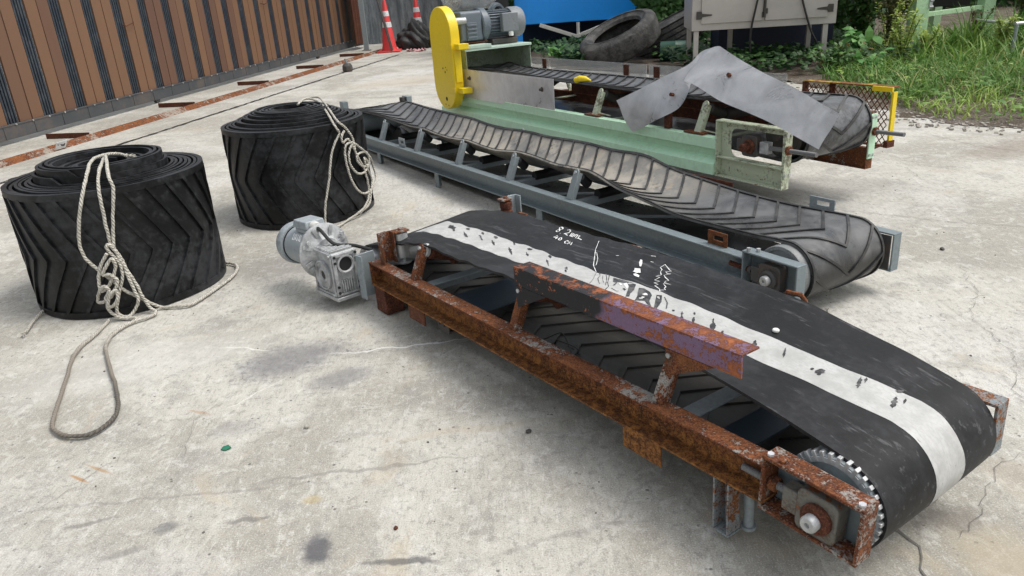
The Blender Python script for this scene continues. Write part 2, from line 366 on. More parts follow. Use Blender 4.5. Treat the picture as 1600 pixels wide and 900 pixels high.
def _ribwall():
    k = NT("weathered_cement_sheet"); o = k.mapv(); n = k.noise(k.mapv(scale=(4, 4, .7)), 2.0, 8, .7); f = k.noise(o, 25, 5, .65)
    c = k.mix(k.step(n, .35, .68), (.11, .125, .135), (.28, .30, .31)); c = k.mix(k.math('MULTIPLY', k.step(f, .5, .7), .4), c, (.08, .085, .085))
    return k.done(c, .9)
M_ribwall = _ribwall()
M_cone = m_paint("red_plastic", (.72, .05, .05), (.3, .05, .04), .3, .5, 0, 5); M_conew = m_plain("white_band", (.75, .74, .74), .5)
M_bag = m_rubber("black_plastic_bag", .010, .2, .55, 8)
M_tank = m_paint("tank_blue_paint", (.006, .29, .86), (.01, .2, .6), .3, .4, .0, 1.5, 0, .08)
M_whitep = m_paint("white_steel_paint", (.62, .61, .57), (.3, .27, .22), .4, .5, .05, 6)
M_stainless = m_metal("brushed_stainless", (.44, .41, .385), .40, .35, .15, 3, .12)
M_cablebl = m_plain("cable_black", (.012, .012, .012), .5)
M_steeldk = m_plain("dark_hinge", (.06, .055, .05), .5, .5)
M_mesh = m_rust("rusty_mesh", (.10, .06, .04), .6, .8)
M_drumgreen = m_paint("green_drum_paint", (.012, .07, .045), (.01, .04, .03), .3, .5, .05, 5)
M_film = None
def _film():
    k = NT("clear_plastic_film"); n = k.noise(k.mapv(), 16, 5, .7, 1.0); k.bump(n, 1.0, .03)
    k.b.inputs['Alpha'].default_value = .26; return k.done((.72, .72, .74), .22)
M_film = _film()
def _clear():
    k = NT("clear_acrylic_sheet"); n = k.noise(k.mapv(), 12, 5, .7); k.b.inputs['Alpha'].default_value = .38
    return k.done(k.mix(n, (.45, .46, .45), (.62, .63, .62)), .25)
M_clear = _clear()
M_purple = None
def _angle():
    k = NT("black_and_purple_rusted_paint"); o = k.mapv(); s = k.sep(o)
    n = k.noise(o, 26, 9, .72, .3); f = k.noise(o, 150, 4, .65); b = k.noise(o, 6, 4, .6)
    pu = k.math('ADD', s[0], k.math('MULTIPLY', k.math('SUBTRACT', b, .5), .25))
    paint = k.mix(k.step(pu, 1.36, 1.40), (.022, .022, .025), k.mix(f, (.135, .075, .135), (.215, .15, .235)))
    top = k.step(s[2], .405, .412)
    g = k.math('ADD', k.math('MULTIPLY', n, .7), k.math('MULTIPLY', f, .3))
    rm = k.math('ADD', g, k.math('MULTIPLY', top, .055)); rm = k.math('ADD', rm, k.math('MULTIPLY', k.step(pu, 1.3, 1.45), .035))
    rm = k.math('SUBTRACT', rm, k.math('MULTIPLY', k.step(pu, 1.36, 1.3), k.math('MULTIPLY', k.step(s[2], .412, .405), .030)))
    c = k.mix(k.step(rm, .552, .566), paint, k.ramp(n, [(.3, (.05, .02, .012)), (.5, (.14, .045, .02)), (.65, (.34, .11, .04))]))
    k.bump(n, .4, .004); return k.done(c, .75, 0, .3)
M_purple = _angle()
M_leafA = m_leaf("vine_leaf", (.035, .10, .02), (.14, .27, .06), (.16, .11, .03))
M_leafB = m_leaf("weed_leaf", (.15, .27, .035), (.44, .52, .11), (.30, .24, .08))
M_leafC = m_leaf("broad_leaf", (.09, .24, .06), (.22, .42, .12))
M_leafD = m_leaf("dry_leaf", (.08, .055, .03), (.20, .15, .085))
M_grass = m_leaf("grass_blade", (.075, .19, .03), (.42, .54, .12), (.46, .42, .18))
M_stem = m_plain("plant_stem", (.10, .12, .04), .8)

# ------------------------------------------------------------------ SETTING: ground
bm = B(); bmesh.ops.create_grid(bm, x_segments=40, y_segments=40, size=150)
struct(fin(bm, "ground", M_conc, angle=0))
def ragged(P, amp, step=.12):
    out = []
    for (x0, y0), (x1, y1) in zip(P, P[1:]):
        n = max(1, int(math.hypot(x1 - x0, y1 - y0) / step))
        for i in range(n):
            t = i / n; out.append((x0 + (x1 - x0) * t + ru(-amp, amp), y0 + (y1 - y0) * t + ru(-amp, amp)))
    return out + [P[-1]]
def sheet(name, P, z, mat):
    bm = B(); bm.faces.new([bm.verts.new((x, y, z)) for x, y in P]); bmesh.ops.triangulate(bm, faces=bm.faces[:])
    return fin(bm, name, mat, angle=0)
EDGE = [(-1.3, 17.0), (.0, 15.6), (.45, 12.9), (.85, 11.3), (1.85, 10.1), (2.65, 9.2), (3.25, 8.4), (3.25, 7.2), (3.3, 6.1), (3.55, 5.55), (4.1, 5.3), (5.6, 5.0), (9, 4.7), (20, 4)]
struct(sheet("soil", ragged(EDGE, .07) + [(60, 4), (60, 80), (-1.3, 80)], .004, M_soil))
def gx(y): return -5.05 + .185 * (y - 7.6)
def railx(y): return -4.40 + .205 * (y - 6.74)
def jx(y): return -3.185 + .222 * (y - 9.64)
struct(sheet("gate_track_strip", [(gx(2) - .3, 2), (jx(2), 2), (jx(18.4), 18.4), (gx(18.4) - .3, 18.4)], .004, M_strip))
def strip(bm, P, w, z):
    P = [V((x, y, z)) for x, y in P]; prev = None
    for i, p in enumerate(P):
        d = (P[min(i + 1, len(P) - 1)] - P[max(i - 1, 0)]).normalized(); s = V((-d.y, d.x, 0)) * w * ru(.55, 1.4) * (.3 if i in (0, len(P) - 1) else 1)
        q = (bm.verts.new(p - s), bm.verts.new(p + s))
        if prev: bm.faces.new((prev[0], q[0], q[1], prev[1]))
        prev = q
bm = B(); strip(bm, ragged([(jx(y) + .012, y) for y in np.linspace(5, 15.4, 30)], .012, .06), .016, .0085)
struct(fin(bm, "expansion_joint", M_dark, angle=0))
CRACKS = [([(-1.155, 2.005), (-1.2, 1.93), (-1.24, 1.84), (-1.30, 1.73), (-1.36, 1.68)], .0014), ([(.86, 1.46), (.875, 1.36), (.86, 1.28), (.84, 1.18), (.8, 1.0)], .006),
          ([(1.36, 1.66), (1.22, 1.6), (1.13, 1.50), (1.07, 1.42), (.98, 1.35)], .0016), ([(1.9, 2.95), (1.82, 2.7), (1.66, 2.45), (1.64, 2.2), (1.5, 1.95), (1.52, 1.8)], .0017),
          ([(1.2, 2.62), (1.17, 2.52), (1.2, 2.44), (1.19, 2.3)], .004), ([(1.65, 3.9), (1.9, 3.72), (2.2, 3.5), (2.6, 3.3)], .003), ([(2.3, 5.1), (2.5, 4.6), (2.45, 4.2), (2.7, 3.8), (2.9, 3.2)], .002),
          ([(3.1, 5.5), (3.2, 5.0), (3.5, 4.6), (3.45, 4.2)], .004), ([(-1.0, 2.5), (-.95, 2.3), (-1.05, 2.1), (-1.0, 1.9)], .0012), ([(-2.4, 5.2), (-2.0, 5.6), (-1.7, 6.3), (-1.75, 7.2)], .002)]
bm = B()
for P, w in CRACKS: strip(bm, ragged(P, .012, .022), w * .4, .0034)
struct(fin(bm, "ground_cracks", M_crack, angle=0))
# rough broken edge of the slab
bm = B()
for i in range(520):
    t = ru(5.2, 11.6); k = min(range(len(EDGE) - 1), key=lambda j: abs(EDGE[j][0] - t * 0 - ru(2.0, 6.0)))
    a, b = EDGE[k], EDGE[k + 1]; f = rnd(); x, y = a[0] + (b[0] - a[0]) * f + ru(-.25, .18), a[1] + (b[1] - a[1]) * f + ru(-.2, .2)
    s = ru(.004, .015); box(bm, -s, s, -s * ru(.5, 1), s, -s * .3, s * ru(.2, .5), Matrix.Translation((x, y, .006)) @ Matrix.Rotation(ru(0, 6), 4, 'Z') @ Matrix.Rotation(ru(-.4, .4), 4, 'X'))
tag(fin(bm, "gravel", m_plain("gravel_stone", (.30, .275, .24), .9), angle=30), kind='stuff')

# ------------------------------------------------------------------ sliding gate and its track
GD = V((.182, .983, 0)).normalized(); GN = V((GD.y, -GD.x, 0))
def GM(y0): return Matrix.Translation((gx(y0), y0, 0)) @ Matrix((GD, GN, V((0, 0, 1)))).transposed().to_4x4()   # X along gate, Y towards yard
g0 = 4.0; GL = (18.25 - g0) / GD.y
gate = thing("sliding_gate", "long brown board sliding gate with dark ribbed strips along the left of the yard", "gate", GM(g0))
bm = B(); bd = B(); y = -.06; i = 0; W_ = .52; gcl = bm.loops.layers.color.new('tint')
while y < GL - .5:
    for k in range(2):
        x0 = y + k * .176; dd = ru(-.002, .002); nf = len(bm.faces); box(bm, x0 + .004, x0 + .168, -.03 + dd, -.006 + dd, .192, 2.35); bm.faces.ensure_lookup_table(); q = ru(0, .55) if rnd() < .75 else ru(.75, 1)
        for f in bm.faces[nf:]:
            for l in f.loops: l[gcl] = (q, 0, 0, 1)
    x0 = y + .352; box(bd, x0 + .002, x0 + .166, -.045, -.03, .192, 2.35)
    for k in range(4): box(bd, x0 + .010 + k * .040, x0 + .034 + k * .040, -.0298, -.014, .192, 2.35)
    y += W_
fin(bm, "board_panel", M_brown, gate, bevel=.002); fin(bd, "ribbed_strips", M_slate, gate, bevel=.002)
bm = B(); n = 34
for k in range(n): box(bm, GL * k / n + .004, GL * (k + 1) / n - .004, -.07, .012, .05, .175)
box(bm, 0, GL, -.066, .004, .052, .172); fin(bm, "bottom_beam", M_beamdk, gate, bevel=.004)
bm = B(); box(bm, 0, GL, -.06, .016, .1755, .1918); fin(bm, "bottom_ledge", M_beamdk, gate, bevel=.002)
bm = B()
for k in range(60): bolt(bm, (GL * (k + .5) / 60 + ru(-.05, .05), .0165, .184), (0, 1, 0), .010, .008)
fin(bm, "bolt_row", M_bright, gate, 30)
bm = B(); box(bm, 0, GL, -.1, -.046, 2.3, 2.42); fin(bm, "top_beam", M_beamdk, gate, bevel=.004)
for q in (.8, 6.5, 12.0):
    bm = B(); cyl(bm, (q, -.05, .055), (q, -.01, .055), .05); fin(bm, "wheel", M_iron, gate)
bm = B(); box(bm, GL - .06, GL, -.07, .02, .232, 2.35); fin(bm, "end_stile", M_beamdk, gate, bevel=.004)
for q, z in ((6.1, 1.02), (9.9, 1.12)):
    bm = B(); tube(bm, [(q, .0, z), (q + .05, .035, z - .02), (q + .2, .035, z + .01), (q + .25, .0, z + .02)], .006, 6); fin(bm, "wire_handle", M_rustbrown, gate)

gp = thing("gate_post", "grey square steel post standing at the far end of the brown gate", "post", Matrix.Translation((-2.76, 17.0, 0)))
bm = B(); box(bm, -.05, .05, -.05, .05, .012, 2.5); fin(bm, "post", M_bluelight, gp, bevel=.005)
bm = B(); box(bm, -.1, .1, -.1, .1, 0, .012)
for sx in (-1, 1):
    for sy in (-1, 1): bolt(bm, (sx * .075, sy * .075, .012), (0, 0, 1), .012, .012)
fin(bm, "base_plate", M_rustgrey, gp, bevel=.002)
gp2 = thing("narrow_gate_leaf", "narrow dark brown gate leaf beyond the grey post", "gate", GM(17.3) @ Matrix.Translation((0, .25, 0)))
bm = B()
for k in range(5): box(bm, .02 + k * .15, .155 + k * .15, -.02, 0, .12, 2.3)
fin(bm, "board_panel", M_rustbrown, gp2, bevel=.002)
bm = B(); box(bm, 0, .78, -.045, -.02, .08, .119); fin(bm, "bottom_beam", M_beamdk, gp2)
bm = B(); box(bm, 0, .78, -.045, -.02, 2.3, 2.36); fin(bm, "top_beam", M_beamdk, gp2)
lb = thing("leaning_bar", "thin dark steel flat bar leaning diagonally against the tall traffic cone", "bar", Matrix.Translation((-2.09, 16.05, 0)))
bm = B(); d = V((-.36, .2, 1.9)); box(bm, -.034, .034, -.008, .008, 0, d.length, ax((0, 0, .01), d)); fin(bm, "flat_bar", M_iron, lb, bevel=.002)

rail = thing("gate_track", "rusty orange angle iron track on the concrete in front of the gate", "rail")
RD = V((.205, 1, 0)).normalized(); RN = V((RD.y, -RD.x, 0)); ry0 = 4.0; RLn = 14.2
RM = Matrix.Translation((railx(ry0), ry0, .004)) @ Matrix((RD, RN, V((0, 0, 1)))).transposed().to_4x4()
rail.matrix_world = RM
bm = B()
for k in range(7):
    a, b = RLn * k / 7 + .004, RLn * (k + 1) / 7 - .004
    prism(bm, [(-.07, 0), (-.062, 0), (0, .042), (.062, 0), (.07, 0), (.004, .05), (-.004, .05)], lambda p, q, h: V((h, p, q)), a, b)
fin(bm, "angle_rail", M_rustorange, rail, 30)
bm = B(); box(bm, 0, RLn, -.17, -.072, .0, .004); fin(bm, "base_strip", M_rustgrey, rail)
for q in (2.05, 4.0, 5.95, 7.95, 10.0, 12.0):
    bm = B(); box(bm, q - .045, q - .039, -.58, -.062, .001, .055); box(bm, q - .0388, q + .045, -.58, -.062, .001, .007); fin(bm, "tie_bar", M_rustbrown, rail, bevel=.002)
bm = B(); box(bm, -.07, .07, -.003, .003, .012, .095, Matrix.Translation((3.37, .062, 0)) @ Matrix.Rotation(-.5, 4, 'X')); tagp = fin(bm, "marker_plate", M_steel, rail, bevel=.001)
bm = B()
for (a, b, c, d) in ((-.045, .06, -.035, .036), (-.035, .036, -.02, .052), (-.02, .052, -.012, .04), (-.012, .04, .004, .056), (.004, .056, .01, .06), (.042, .06, .05, .066)):
    cyl(bm, (a, -.0042, b + .004), (c, -.0042, d + .004), .005, 6)
mk = fin(bm, "scribbled_mark", M_black, tagp, M=Matrix.Translation((3.37, .062, 0)) @ Matrix.Rotation(-.5, 4, 'X') @ Matrix.Rotation(math.pi, 4, 'Z'))

lump = thing("track_stop", "small dark lump of rusty iron with a stub pin beside the gate track", "stop block", Matrix.Translation((-2.44, 12.85, .004)))
bm = B(); lathe(bm, [(0, 0), (.07, 0), (.085, .03), (.08, .09), (.05, .125), (0, .13)], Matrix(), 12)
for v in bm.verts: v.co += V((ru(-1, 1), ru(-1, 1), ru(-.3, .3))) * .012
fin(bm, "stone_block", M_iron, lump, 25); bm = B(); cyl(bm, (0, 0, .12), (-.02, 0, .2), .02, 8); fin(bm, "pin", M_rustgrey, lump)

# ------------------------------------------------------------------ back wall, cones, bag
wall = thing("cement_sheet_wall", "weathered grey corrugated cement sheet wall closing the far end of the yard", "wall", Matrix.Translation((-3.4, 18.9, 0)))
bm = B(); n = 260
ring = []
for k in range(n + 1):
    x = 20 * k / n; yv = .035 * math.sin(x * 2 * math.pi / .33); ring.append([bm.verts.new((x, yv + dy, z)) for dy, z in ((0, 0), (0, 3.2), (.02, 3.2), (.02, 0))])
for a, b in zip(ring, ring[1:]):
    for q in range(4): bm.faces.new((a[q], a[(q + 1) % 4], b[(q + 1) % 4], b[q]))
fin(bm, "corrugated_sheet", M_ribwall, wall, 60)
bm = B(); box(bm, 0, 20, -.06, -.04, 2.9, 3.0); fin(bm, "rail", M_beamdk, wall)
def cone(x, y, label):
    t = thing("traffic_cone", label, "traffic cone", Matrix.Translation((x, y, .004)) , "red traffic cones by the far wall")
    bm = B(); box(bm, -.23, .23, -.23, .23, 0, .035); fin(bm, "base", M_cone, t, bevel=.01)
    R = lambda z: .155 + (.03 - .155) * z / 1.0
    bm = B(); lathe(bm, [(R(0) + .012, .035), (R(.06), .07), (R(.97), .97), (.02, 1.0), (0, 1.0)], Matrix(), 24); fin(bm, "cone_body", M_cone, t)
    for a, b in ((.48, .58), (.69, .79)):
        bm = B(); lathe(bm, [(R(a) + .001, a), (R(a) + .004, a + .002), (R(b) + .004, b - .002), (R(b) + .001, b)], Matrix(), 24); fin(bm, "reflective_band", M_conew, t)
    return t
cone(-2.17, 16.25, "red and white traffic cone at the gate end, with a bar leaning on it")
cone(-1.66, 17.5, "red and white traffic cone standing behind the black plastic heap")
bm = B(); bmesh.ops.create_icosphere(bm, subdivisions=5, radius=1)
for v in bm.verts:
    p = v.co.copy(); h = math.sin(p.x * 7 + p.z * 3) * .06 + math.sin(p.y * 9 - p.x * 5) * .06 + math.sin(p.z * 12 + p.x * 11) * .04 + abs(math.sin(p.x * 5 + p.y * 6 + p.z * 4)) * .12 + ru(-.01, .01)
    p *= 1 + h; v.co = V((p.x * .38 * (1 - .35 * max(0, p.z)), p.y * .3 * (1 - .3 * max(0, p.z)), max(0, .03 + (p.z + .45) * .30)))
    if p.z > .3 and p.x > -.2: v.co.z += .12 * (p.z - .3)
tag(fin(bm, "plastic_bag_heap", M_bag, angle=30, M=Matrix.Translation((-1.68, 16.75, .004))), "crumpled black plastic sheet heaped on the ground by the far wall", "plastic sheet")
for (x, y, s, l) in ((-1.72, 16.05, .08, "pink and white litter scrap nearest the black plastic heap's left"), (-1.5, 15.95, .1, "pale pink litter scrap in front of the black plastic heap")):
    bm = B(); bmesh.ops.create_grid(bm, x_segments=5, y_segments=4, size=s)
    for v in bm.verts: v.co.z = abs(math.sin(v.co.x * 40 + 1) * math.cos(v.co.y * 35)) * .05 + .006
    bmesh.ops.solidify(bm, geom=bm.faces[:], thickness=.002); tag(fin(bm, "litter_scrap", m_plain("pink_scrap", (.62, .33, .33)), M=Matrix.Translation((x, y, .004)) @ Matrix.Rotation(ru(0, 3), 4, 'Z')), l, "litter")

# ------------------------------------------------------------------ blue tank on legs
tank = thing("blue_tank", "bright blue steel tank raised on blue legs above a white V brace", "tank", Matrix.Translation((.38, 14.0, 0)) @ Matrix.Rotation(-.02, 4, 'Z'))
bm = B(); box(bm, 0, 2.4, 0, 1.8, .47, 2.6); fin(bm, "tank_body", M_tank, tank, bevel=.012)
for x, y in ((.0, .0), (2.28, .0), (0, 1.68), (2.28, 1.68)):
    bm = B(); box(bm, x + .005, x + .115, y + .01, y + .12, .0, .469); fin(bm, "leg", M_tank, tank, bevel=.004)
bm = B(); box(bm, .1, 2.0, 1.2, 1.25, .05, .46); fin(bm, "skirt_panel", m_paint("deep_blue", (.004, .03, .09)), tank)
bm = B()
for a, b in (((.42, .455), (1.06, .225)), ((1.06, .225), (1.75, .45))):
    d = V((b[0] - a[0], 0, b[1] - a[1])); box(bm, -.035, .035, -.03, .03, 0, d.length, ax((a[0], -.03, a[1]), d))
fin(bm, "v_brace", M_whitep, tank, bevel=.003)
bm = B(); cyl(bm, (1.09, -.03, .26), (1.09, -.03, .46), .028); fin(bm, "drain_pipe", M_whitep, tank)
hop = thing("dark_machine", "dark steel machine with a column and flange left of the blue tank", "machine", Matrix.Translation((-.2, 13.6, 0)))
bm = B(); box(bm, .28, .52, 0, .3, .42, 1.7, Matrix.Rotation(-.06, 4, 'Y')); fin(bm, "column", M_black, hop, bevel=.006)
bm = B(); box(bm, -.35, .45, -.1, .5, 0, .3); box(bm, -.1, .3, .0, .4, .3, .42); fin(bm, "base", M_iron, hop, bevel=.02)
bm = B(); lathe(bm, [(.09, 0), (.15, 0), (.15, .03), (.12, .04), (.12, .12), (.09, .12), (.09, 0)], ax((.24, -.05, .74), (.5, -1, 0)), 24); fin(bm, "flange", M_motorblue, hop)
for z in (.75, .95):
    bm = B(); tube(bm, [(.36, -.03, z), (.36, -.06, z + .03), (.42, -.06, z + .03), (.42, -.03, z)], .008, 6); fin(bm, "hook", M_bright, hop)
bm = B(); tube(bm, [(-.05, -.05, .15), (.2, -.1, .3), (.35, -.05, .5)], .02, 8); fin(bm, "strut", M_black, hop)

# ------------------------------------------------------------------ tyres and drum
def tyre(M, R, w, hole, label, grooves, torn=False):
    t = thing("truck_tyre", label, "tyre", M, "scrap tyres behind the green conveyor")
    h = w / 2; bm = B()
    prof = [(hole, -h * .55), (hole + .02, -h * .8), ((R + hole) / 2, -h * 1.02), (R - .05, -h * .9), (R - .012, -h * .78)]
    if grooves:
        m = 4
        for g in range(m):
            z0 = -h * .7 + g * (1.4 * h / m); z1 = z0 + 1.4 * h / m
            prof += [(R, z0), (R, z1 - .022), (R - .022, z1 - .018), (R - .022, z1 - .004)]
        prof += [(R, h * .74)]
    else: prof += [(R, -h * .6), (R + .004, 0), (R, h * .6)]
    prof += [(R - .012, h * .78), (R - .05, h * .9), ((R + hole) / 2, h * 1.02), (hole + .02, h * .8), (hole, h * .55), (hole + .06, h * .5), (R - .06, 0), (hole + .06, -h * .5), (hole, -h * .55)]
    lathe(bm, prof, Matrix(), 64)
    for v in bm.verts:
        a = math.atan2(v.co.y, v.co.x); v.co *= 1 + .012 * math.sin(a * 3 + 1) + ru(-.002, .002)
    fin(bm, "tyre_carcass", M_tyre, t, 40)
    bm = B()
    for z in (-h * 1.0, h * 1.0): lathe(bm, [(hole + .09, z - .006), (hole + .11, z - .008), (hole + .11, z + .008), (hole + .09, z + .006), (hole + .09, z - .006)], Matrix(), 64)
    fin(bm, "bead_ring", M_tyre, t)
tyre(ax((1.81, 11.45, .34), (-.40, -.17, .90)), .585, .36, .36, "worn scrap tyre lying tilted with its open hub facing up, leaning on the ribbed tyre", False)
tyre(ax((2.68, 12.1, .31), (-.42, .10, .90)), .60, .42, .34, "ribbed scrap tyre lying beside the cabinet with tread grooves facing the yard", True)
dr = thing("steel_drum", "dark green steel drum lying on the ground below the ribbed tyre", "drum", ax((2.36, 11.25, .14), (.96, -.25, 0)))
bm = B(); lathe(bm, [(0, 0), (.137, 0), (.137, .2), (.142, .21), (.137, .22), (.137, .33), (.134, .35), (.12, .35), (.12, .335), (0, .335)], Matrix(), 32); fin(bm, "drum_body", M_drumgreen, dr)
bm = B(); tube(bm, [V((.136 * math.cos(a), .136 * math.sin(a), .35)) for a in np.linspace(0, 2 * math.pi, 33)], .008, 6); fin(bm, "rim", M_drumgreen, dr)

# ------------------------------------------------------------------ stainless cabinet
cab = thing("stainless_cabinet", "stainless steel electrical cabinet with double doors raised on legs", "cabinet", Matrix.Translation((2.42, 9.72, 0)) @ Matrix.Rotation(-.13, 4, 'Z'))
CW = 1.70
bm = B(); box(bm, 0, CW, .0, .9, .50, 2.2); fin(bm, "cabinet_body", M_stainless, cab, bevel=.004)
for a, b in ((.11, .835), (.865, CW - .11)):
    bm = B(); box(bm, a, b, -.022, -.002, .58, 2.12); d_ = fin(bm, "door", M_stainless, cab, bevel=.004)
    hx = .08 if a < .5 else CW - .08; sg = 1 if a < .5 else -1
    bm = B(); prism(bm, [(0, -.045), (.06, -.045), (.07, -.02), (.18, -.008), (.19, 0), (.18, .008), (.07, .02), (.06, .045), (0, .045)], lambda p, q, h: V((hx + sg * (p - .03), h, q + .68)), -.034, -.0225); fin(bm, "hinge", M_steeldk, d_, bevel=.002)
bm = B(); cyl(bm, (.85, -.05, .62), (.85, -.05, 1.9), .016, 10); box(bm, .825, .845, -.05, -.0005, .62, .68); box(bm, .855, .885, -.06, -.0225, .66, .72); fin(bm, "lock_rod", M_steeldk, cab)
for x, y in ((.06, .05), (CW - .11, .05), (.06, .8), (CW - .11, .8), (.6, .85)):
    bm = B(); box(bm, x - .03, x + .03, y - .03, y + .03, 0, .499); fin(bm, "leg", M_stainless, cab, bevel=.004)
for i, (P, l) in enumerate((([(.80, -.04, 1.9), (.82, -.06, 1.2), (.74, -.08, .75), (.70, -.05, .45), (.72, .0, .1), (.75, .1, .02)], "black cable hanging down the middle of the cabinet doors"), ([(1.18, -.05, 1.9), (1.20, -.06, 1.1), (1.28, -.06, .78), (1.40, -.04, .45), (1.50, .0, .25), (1.46, .1, .02)], "black cable drooping across the right cabinet door"))):
    bm = B(); tube(bm, [cab.matrix_world @ p for p in catmull(P)], .013, 8); tag(fin(bm, "cable", M_cablebl), l, "cable")

nb = thing("navy_box", "dark navy steel box on the ground behind the stainless cabinet's legs", "box", Matrix.Translation((3.05, 10.75, 0)) @ Matrix.Rotation(-.13, 4, 'Z'))
bm = B(); box(bm, 0, 1.5, 0, .8, .03, .72); fin(bm, "box_body", m_paint("navy_paint", (.006, .012, .035), (.02, .02, .02), .4, .6, 0, 4), nb, bevel=.01)
for q in (.1, 1.25):
    bm = B(); box(bm, q, q + .14, .05, .75, 0, .0295); fin(bm, "skid", M_dark, nb)

# ------------------------------------------------------------------ green steel rack and grey pipe frame
rack = thing("steel_rack", "pale green steel rack with square posts standing in the weeds", "rack", Matrix.Translation((5.62, 10.5, 0)) @ Matrix.Rotation(.07, 4, 'Z'))
for x, y, s in ((0, 0, .088), (1.13, 0.25, .08), (.02, 1.2, .06), (1.2, 1.45, .06)):
    bm = B(); box(bm, x - s, x + s, y - s, y + s, 0, 2.1)
    if y == 0: box(bm, x + s, x + s + .06, y - .02, y + .05, .0, 2.1)
    fin(bm, "post", M_greenframe, rack, bevel=.005)
def bar(bm, a, b, w, h):
    d = V(b) - V(a); M = ax(a, d); box(bm, -w / 2, w / 2, -h / 2, h / 2, 0, d.length, M)
for a, b in (((.13, .02, .45), (1.06, .24, .475)), ((.08, 1.2, .45), (1.15, 1.42, .47)), ((0, .08, .48), (.02, 1.15, .48)), ((0.1, .02, 1.5), (1.06, .24, 1.5))):
    bm = B(); bar(bm, a, b, .06, .06); fin(bm, "crossbar", M_greenframe, rack, bevel=.004)
bm = B(); box(bm, -.1, 1.3, -.05, 1.5, 2.1, 2.15); fin(bm, "shade_deck", M_greenframe, rack, bevel=.004)  # unseen top, added to shade the inside of the rack
bm = B()
for z in (.55, .63): cyl(bm, (.09, -.09, z), (.14, -.09, z), .02, 8)
box(bm, .085, .13, -.1, -.06, .53, .66); fin(bm, "latch", M_bright, rack)
bm = B(); box(bm, .0, 1.1, .5, 1.1, .62, 1.3); ml = fin(bm, "stored_machine", M_iron, None, bevel=.03, M=rack.matrix_world.copy()); tag(ml, "dark iron machine housing stored inside the pale green rack", "machine")
bm = B(); box(bm, .02, 1.08, .52, 1.08, .50, .60); tag(fin(bm, "timber_block", M_dark, None, M=rack.matrix_world.copy()), "dark timber block under the machine in the green rack", "timber")
pf = thing("pipe_frame", "low grey pipe frame at the right edge among the weeds", "frame", Matrix.Translation((6.12, 9.2, 0)))
for x, y in ((0, 0), (.9, .1), (0, .8)):
    bm = B(); cyl(bm, (x, y, 0), (x, y, .37), .022, 10); fin(bm, "leg", M_bluelight, pf)
bm = B(); tube(bm, [(-.02, 0, .38), (.9, .1, .39)], .022, 10); tube(bm, [(0, 0, .379), (0, .8, .379)], .02, 10); fin(bm, "top_rail", M_steel, pf)

# ------------------------------------------------------------------ vegetation
def leaf(bm, cl, p, d, n, L, w, tint, fold=.25, seg=3):
    d = d.normalized(); s = d.cross(n)
    s = s.normalized() if s.length > 1e-4 else V((1, 0, 0)); n = s.cross(d)
    rows = []
    for i in range(seg + 1):
        t = i / seg; ww = w * math.sin(math.pi * min(1, t * .92 + .06)) ** .8 * .5; c = p + d * (L * t) - n * (fold * L * t * t * .6)
        rows.append((bm.verts.new(c - s * ww + n * ww * .3), bm.verts.new(c + s * ww + n * ww * .3)))
    for a, b in zip(rows, rows[1:]):
        f = bm.faces.new((a[0], a[1], b[1], b[0]))
        for l in f.loops: l[cl] = (tint[0], tint[1], 0, 1)
def blade(bm, cl, p, h, lean, w, tint, seg=4):
    a = ru(0, 6.283); d = V((math.cos(a), math.sin(a), 0)); s = V((-d.y, d.x, 0)); rows = []
    for i in range(seg + 1):
        t = i / seg; c = p + V((0, 0, h * (t - .28 * lean * t * t))) + d * (lean * h * t * t); ww = w * (1 - t ** 1.6) * .5 + .0006
        rows.append((bm.verts.new(c - s * ww), bm.verts.new(c + s * ww)))
    for q, r in zip(rows, rows[1:]):
        f = bm.faces.new((q[0], q[1], r[1], r[0]))
        for l in f.loops: l[cl] = (tint[0], tint[1], 0, 1)
def newleaf():
    bm = B(); return bm, bm.loops.layers.color.new("tint")
def rdir(zmin=-1.0):
    while True:
        d = V((ru(-1, 1), ru(-1, 1), ru(zmin, 1)))
        if .1 < d.length < 1: return d.normalized()
def inpoly(x, y, P):
    c = False; j = len(P) - 1
    for i in range(len(P)):
        if (P[i][1] > y) != (P[j][1] > y) and x < (P[j][0] - P[i][0]) * (y - P[i][1]) / (P[j][1] - P[i][1]) + P[i][0]: c = not c
        j = i
    return c
def vn(x, y): return math.sin(x * 2.1 + 1.3 * math.sin(y * 1.7)) * math.sin(y * 2.4 + math.sin(x * 1.3 + .5)) * .5 + .5
# grass: lush in a wedge at the right, sparse at the slab edge
bm, cl = newleaf(); GP = [(3.45, 6.0), (3.9, 5.55), (6.5, 5.15), (9.5, 6), (9.5, 11.5), (5.2, 11.5), (4.0, 9.4), (3.5, 8.3)]
cnt = 0
while cnt < 21000:
    x, y = ru(3.3, 9.5), ru(5.1, 11.5)
    if not inpoly(x, y, GP): continue
    edge = min(1, max(.1, (y - (5.55 - .14 * (x - 3.9))) / 1.5)); m = vn(x * 1.6, y * 1.6); m2 = vn(x * 4.1 + 2, y * 3.7)
    if rnd() > .1 + .75 * m2 * edge + .3 * m * edge: continue
    h = ru(.05, .16) * (.5 + .95 * edge) * (.6 + .9 * m2); k_ = ru(0, .7) * (.25 + .8 * m) + (.42 if edge < .75 else .0)
    blade(bm, cl, V((x, y, .003)), h, ru(.3, 1.9), ru(.006, .015), (min(1, k_ + ru(0, .25)), rnd()), 3); cnt += 1
for _ in range(2600):
    x, y = ru(3.5, 9.0), ru(5.6, 11)
    if not inpoly(x, y, GP) or vn(x * 2.3 + 4, y * 2.9) < .52: continue
    a = ru(0, 6.28); sz = ru(.03, .07); leaf(bm, cl, V((x, y, ru(.03, .12))), V((math.cos(a), math.sin(a), ru(.0, .5))), V((ru(-.4, .4), ru(-.7, .1), 1)), sz * 1.5, sz * .7, (ru(.1, .9), rnd() * .8), .4)
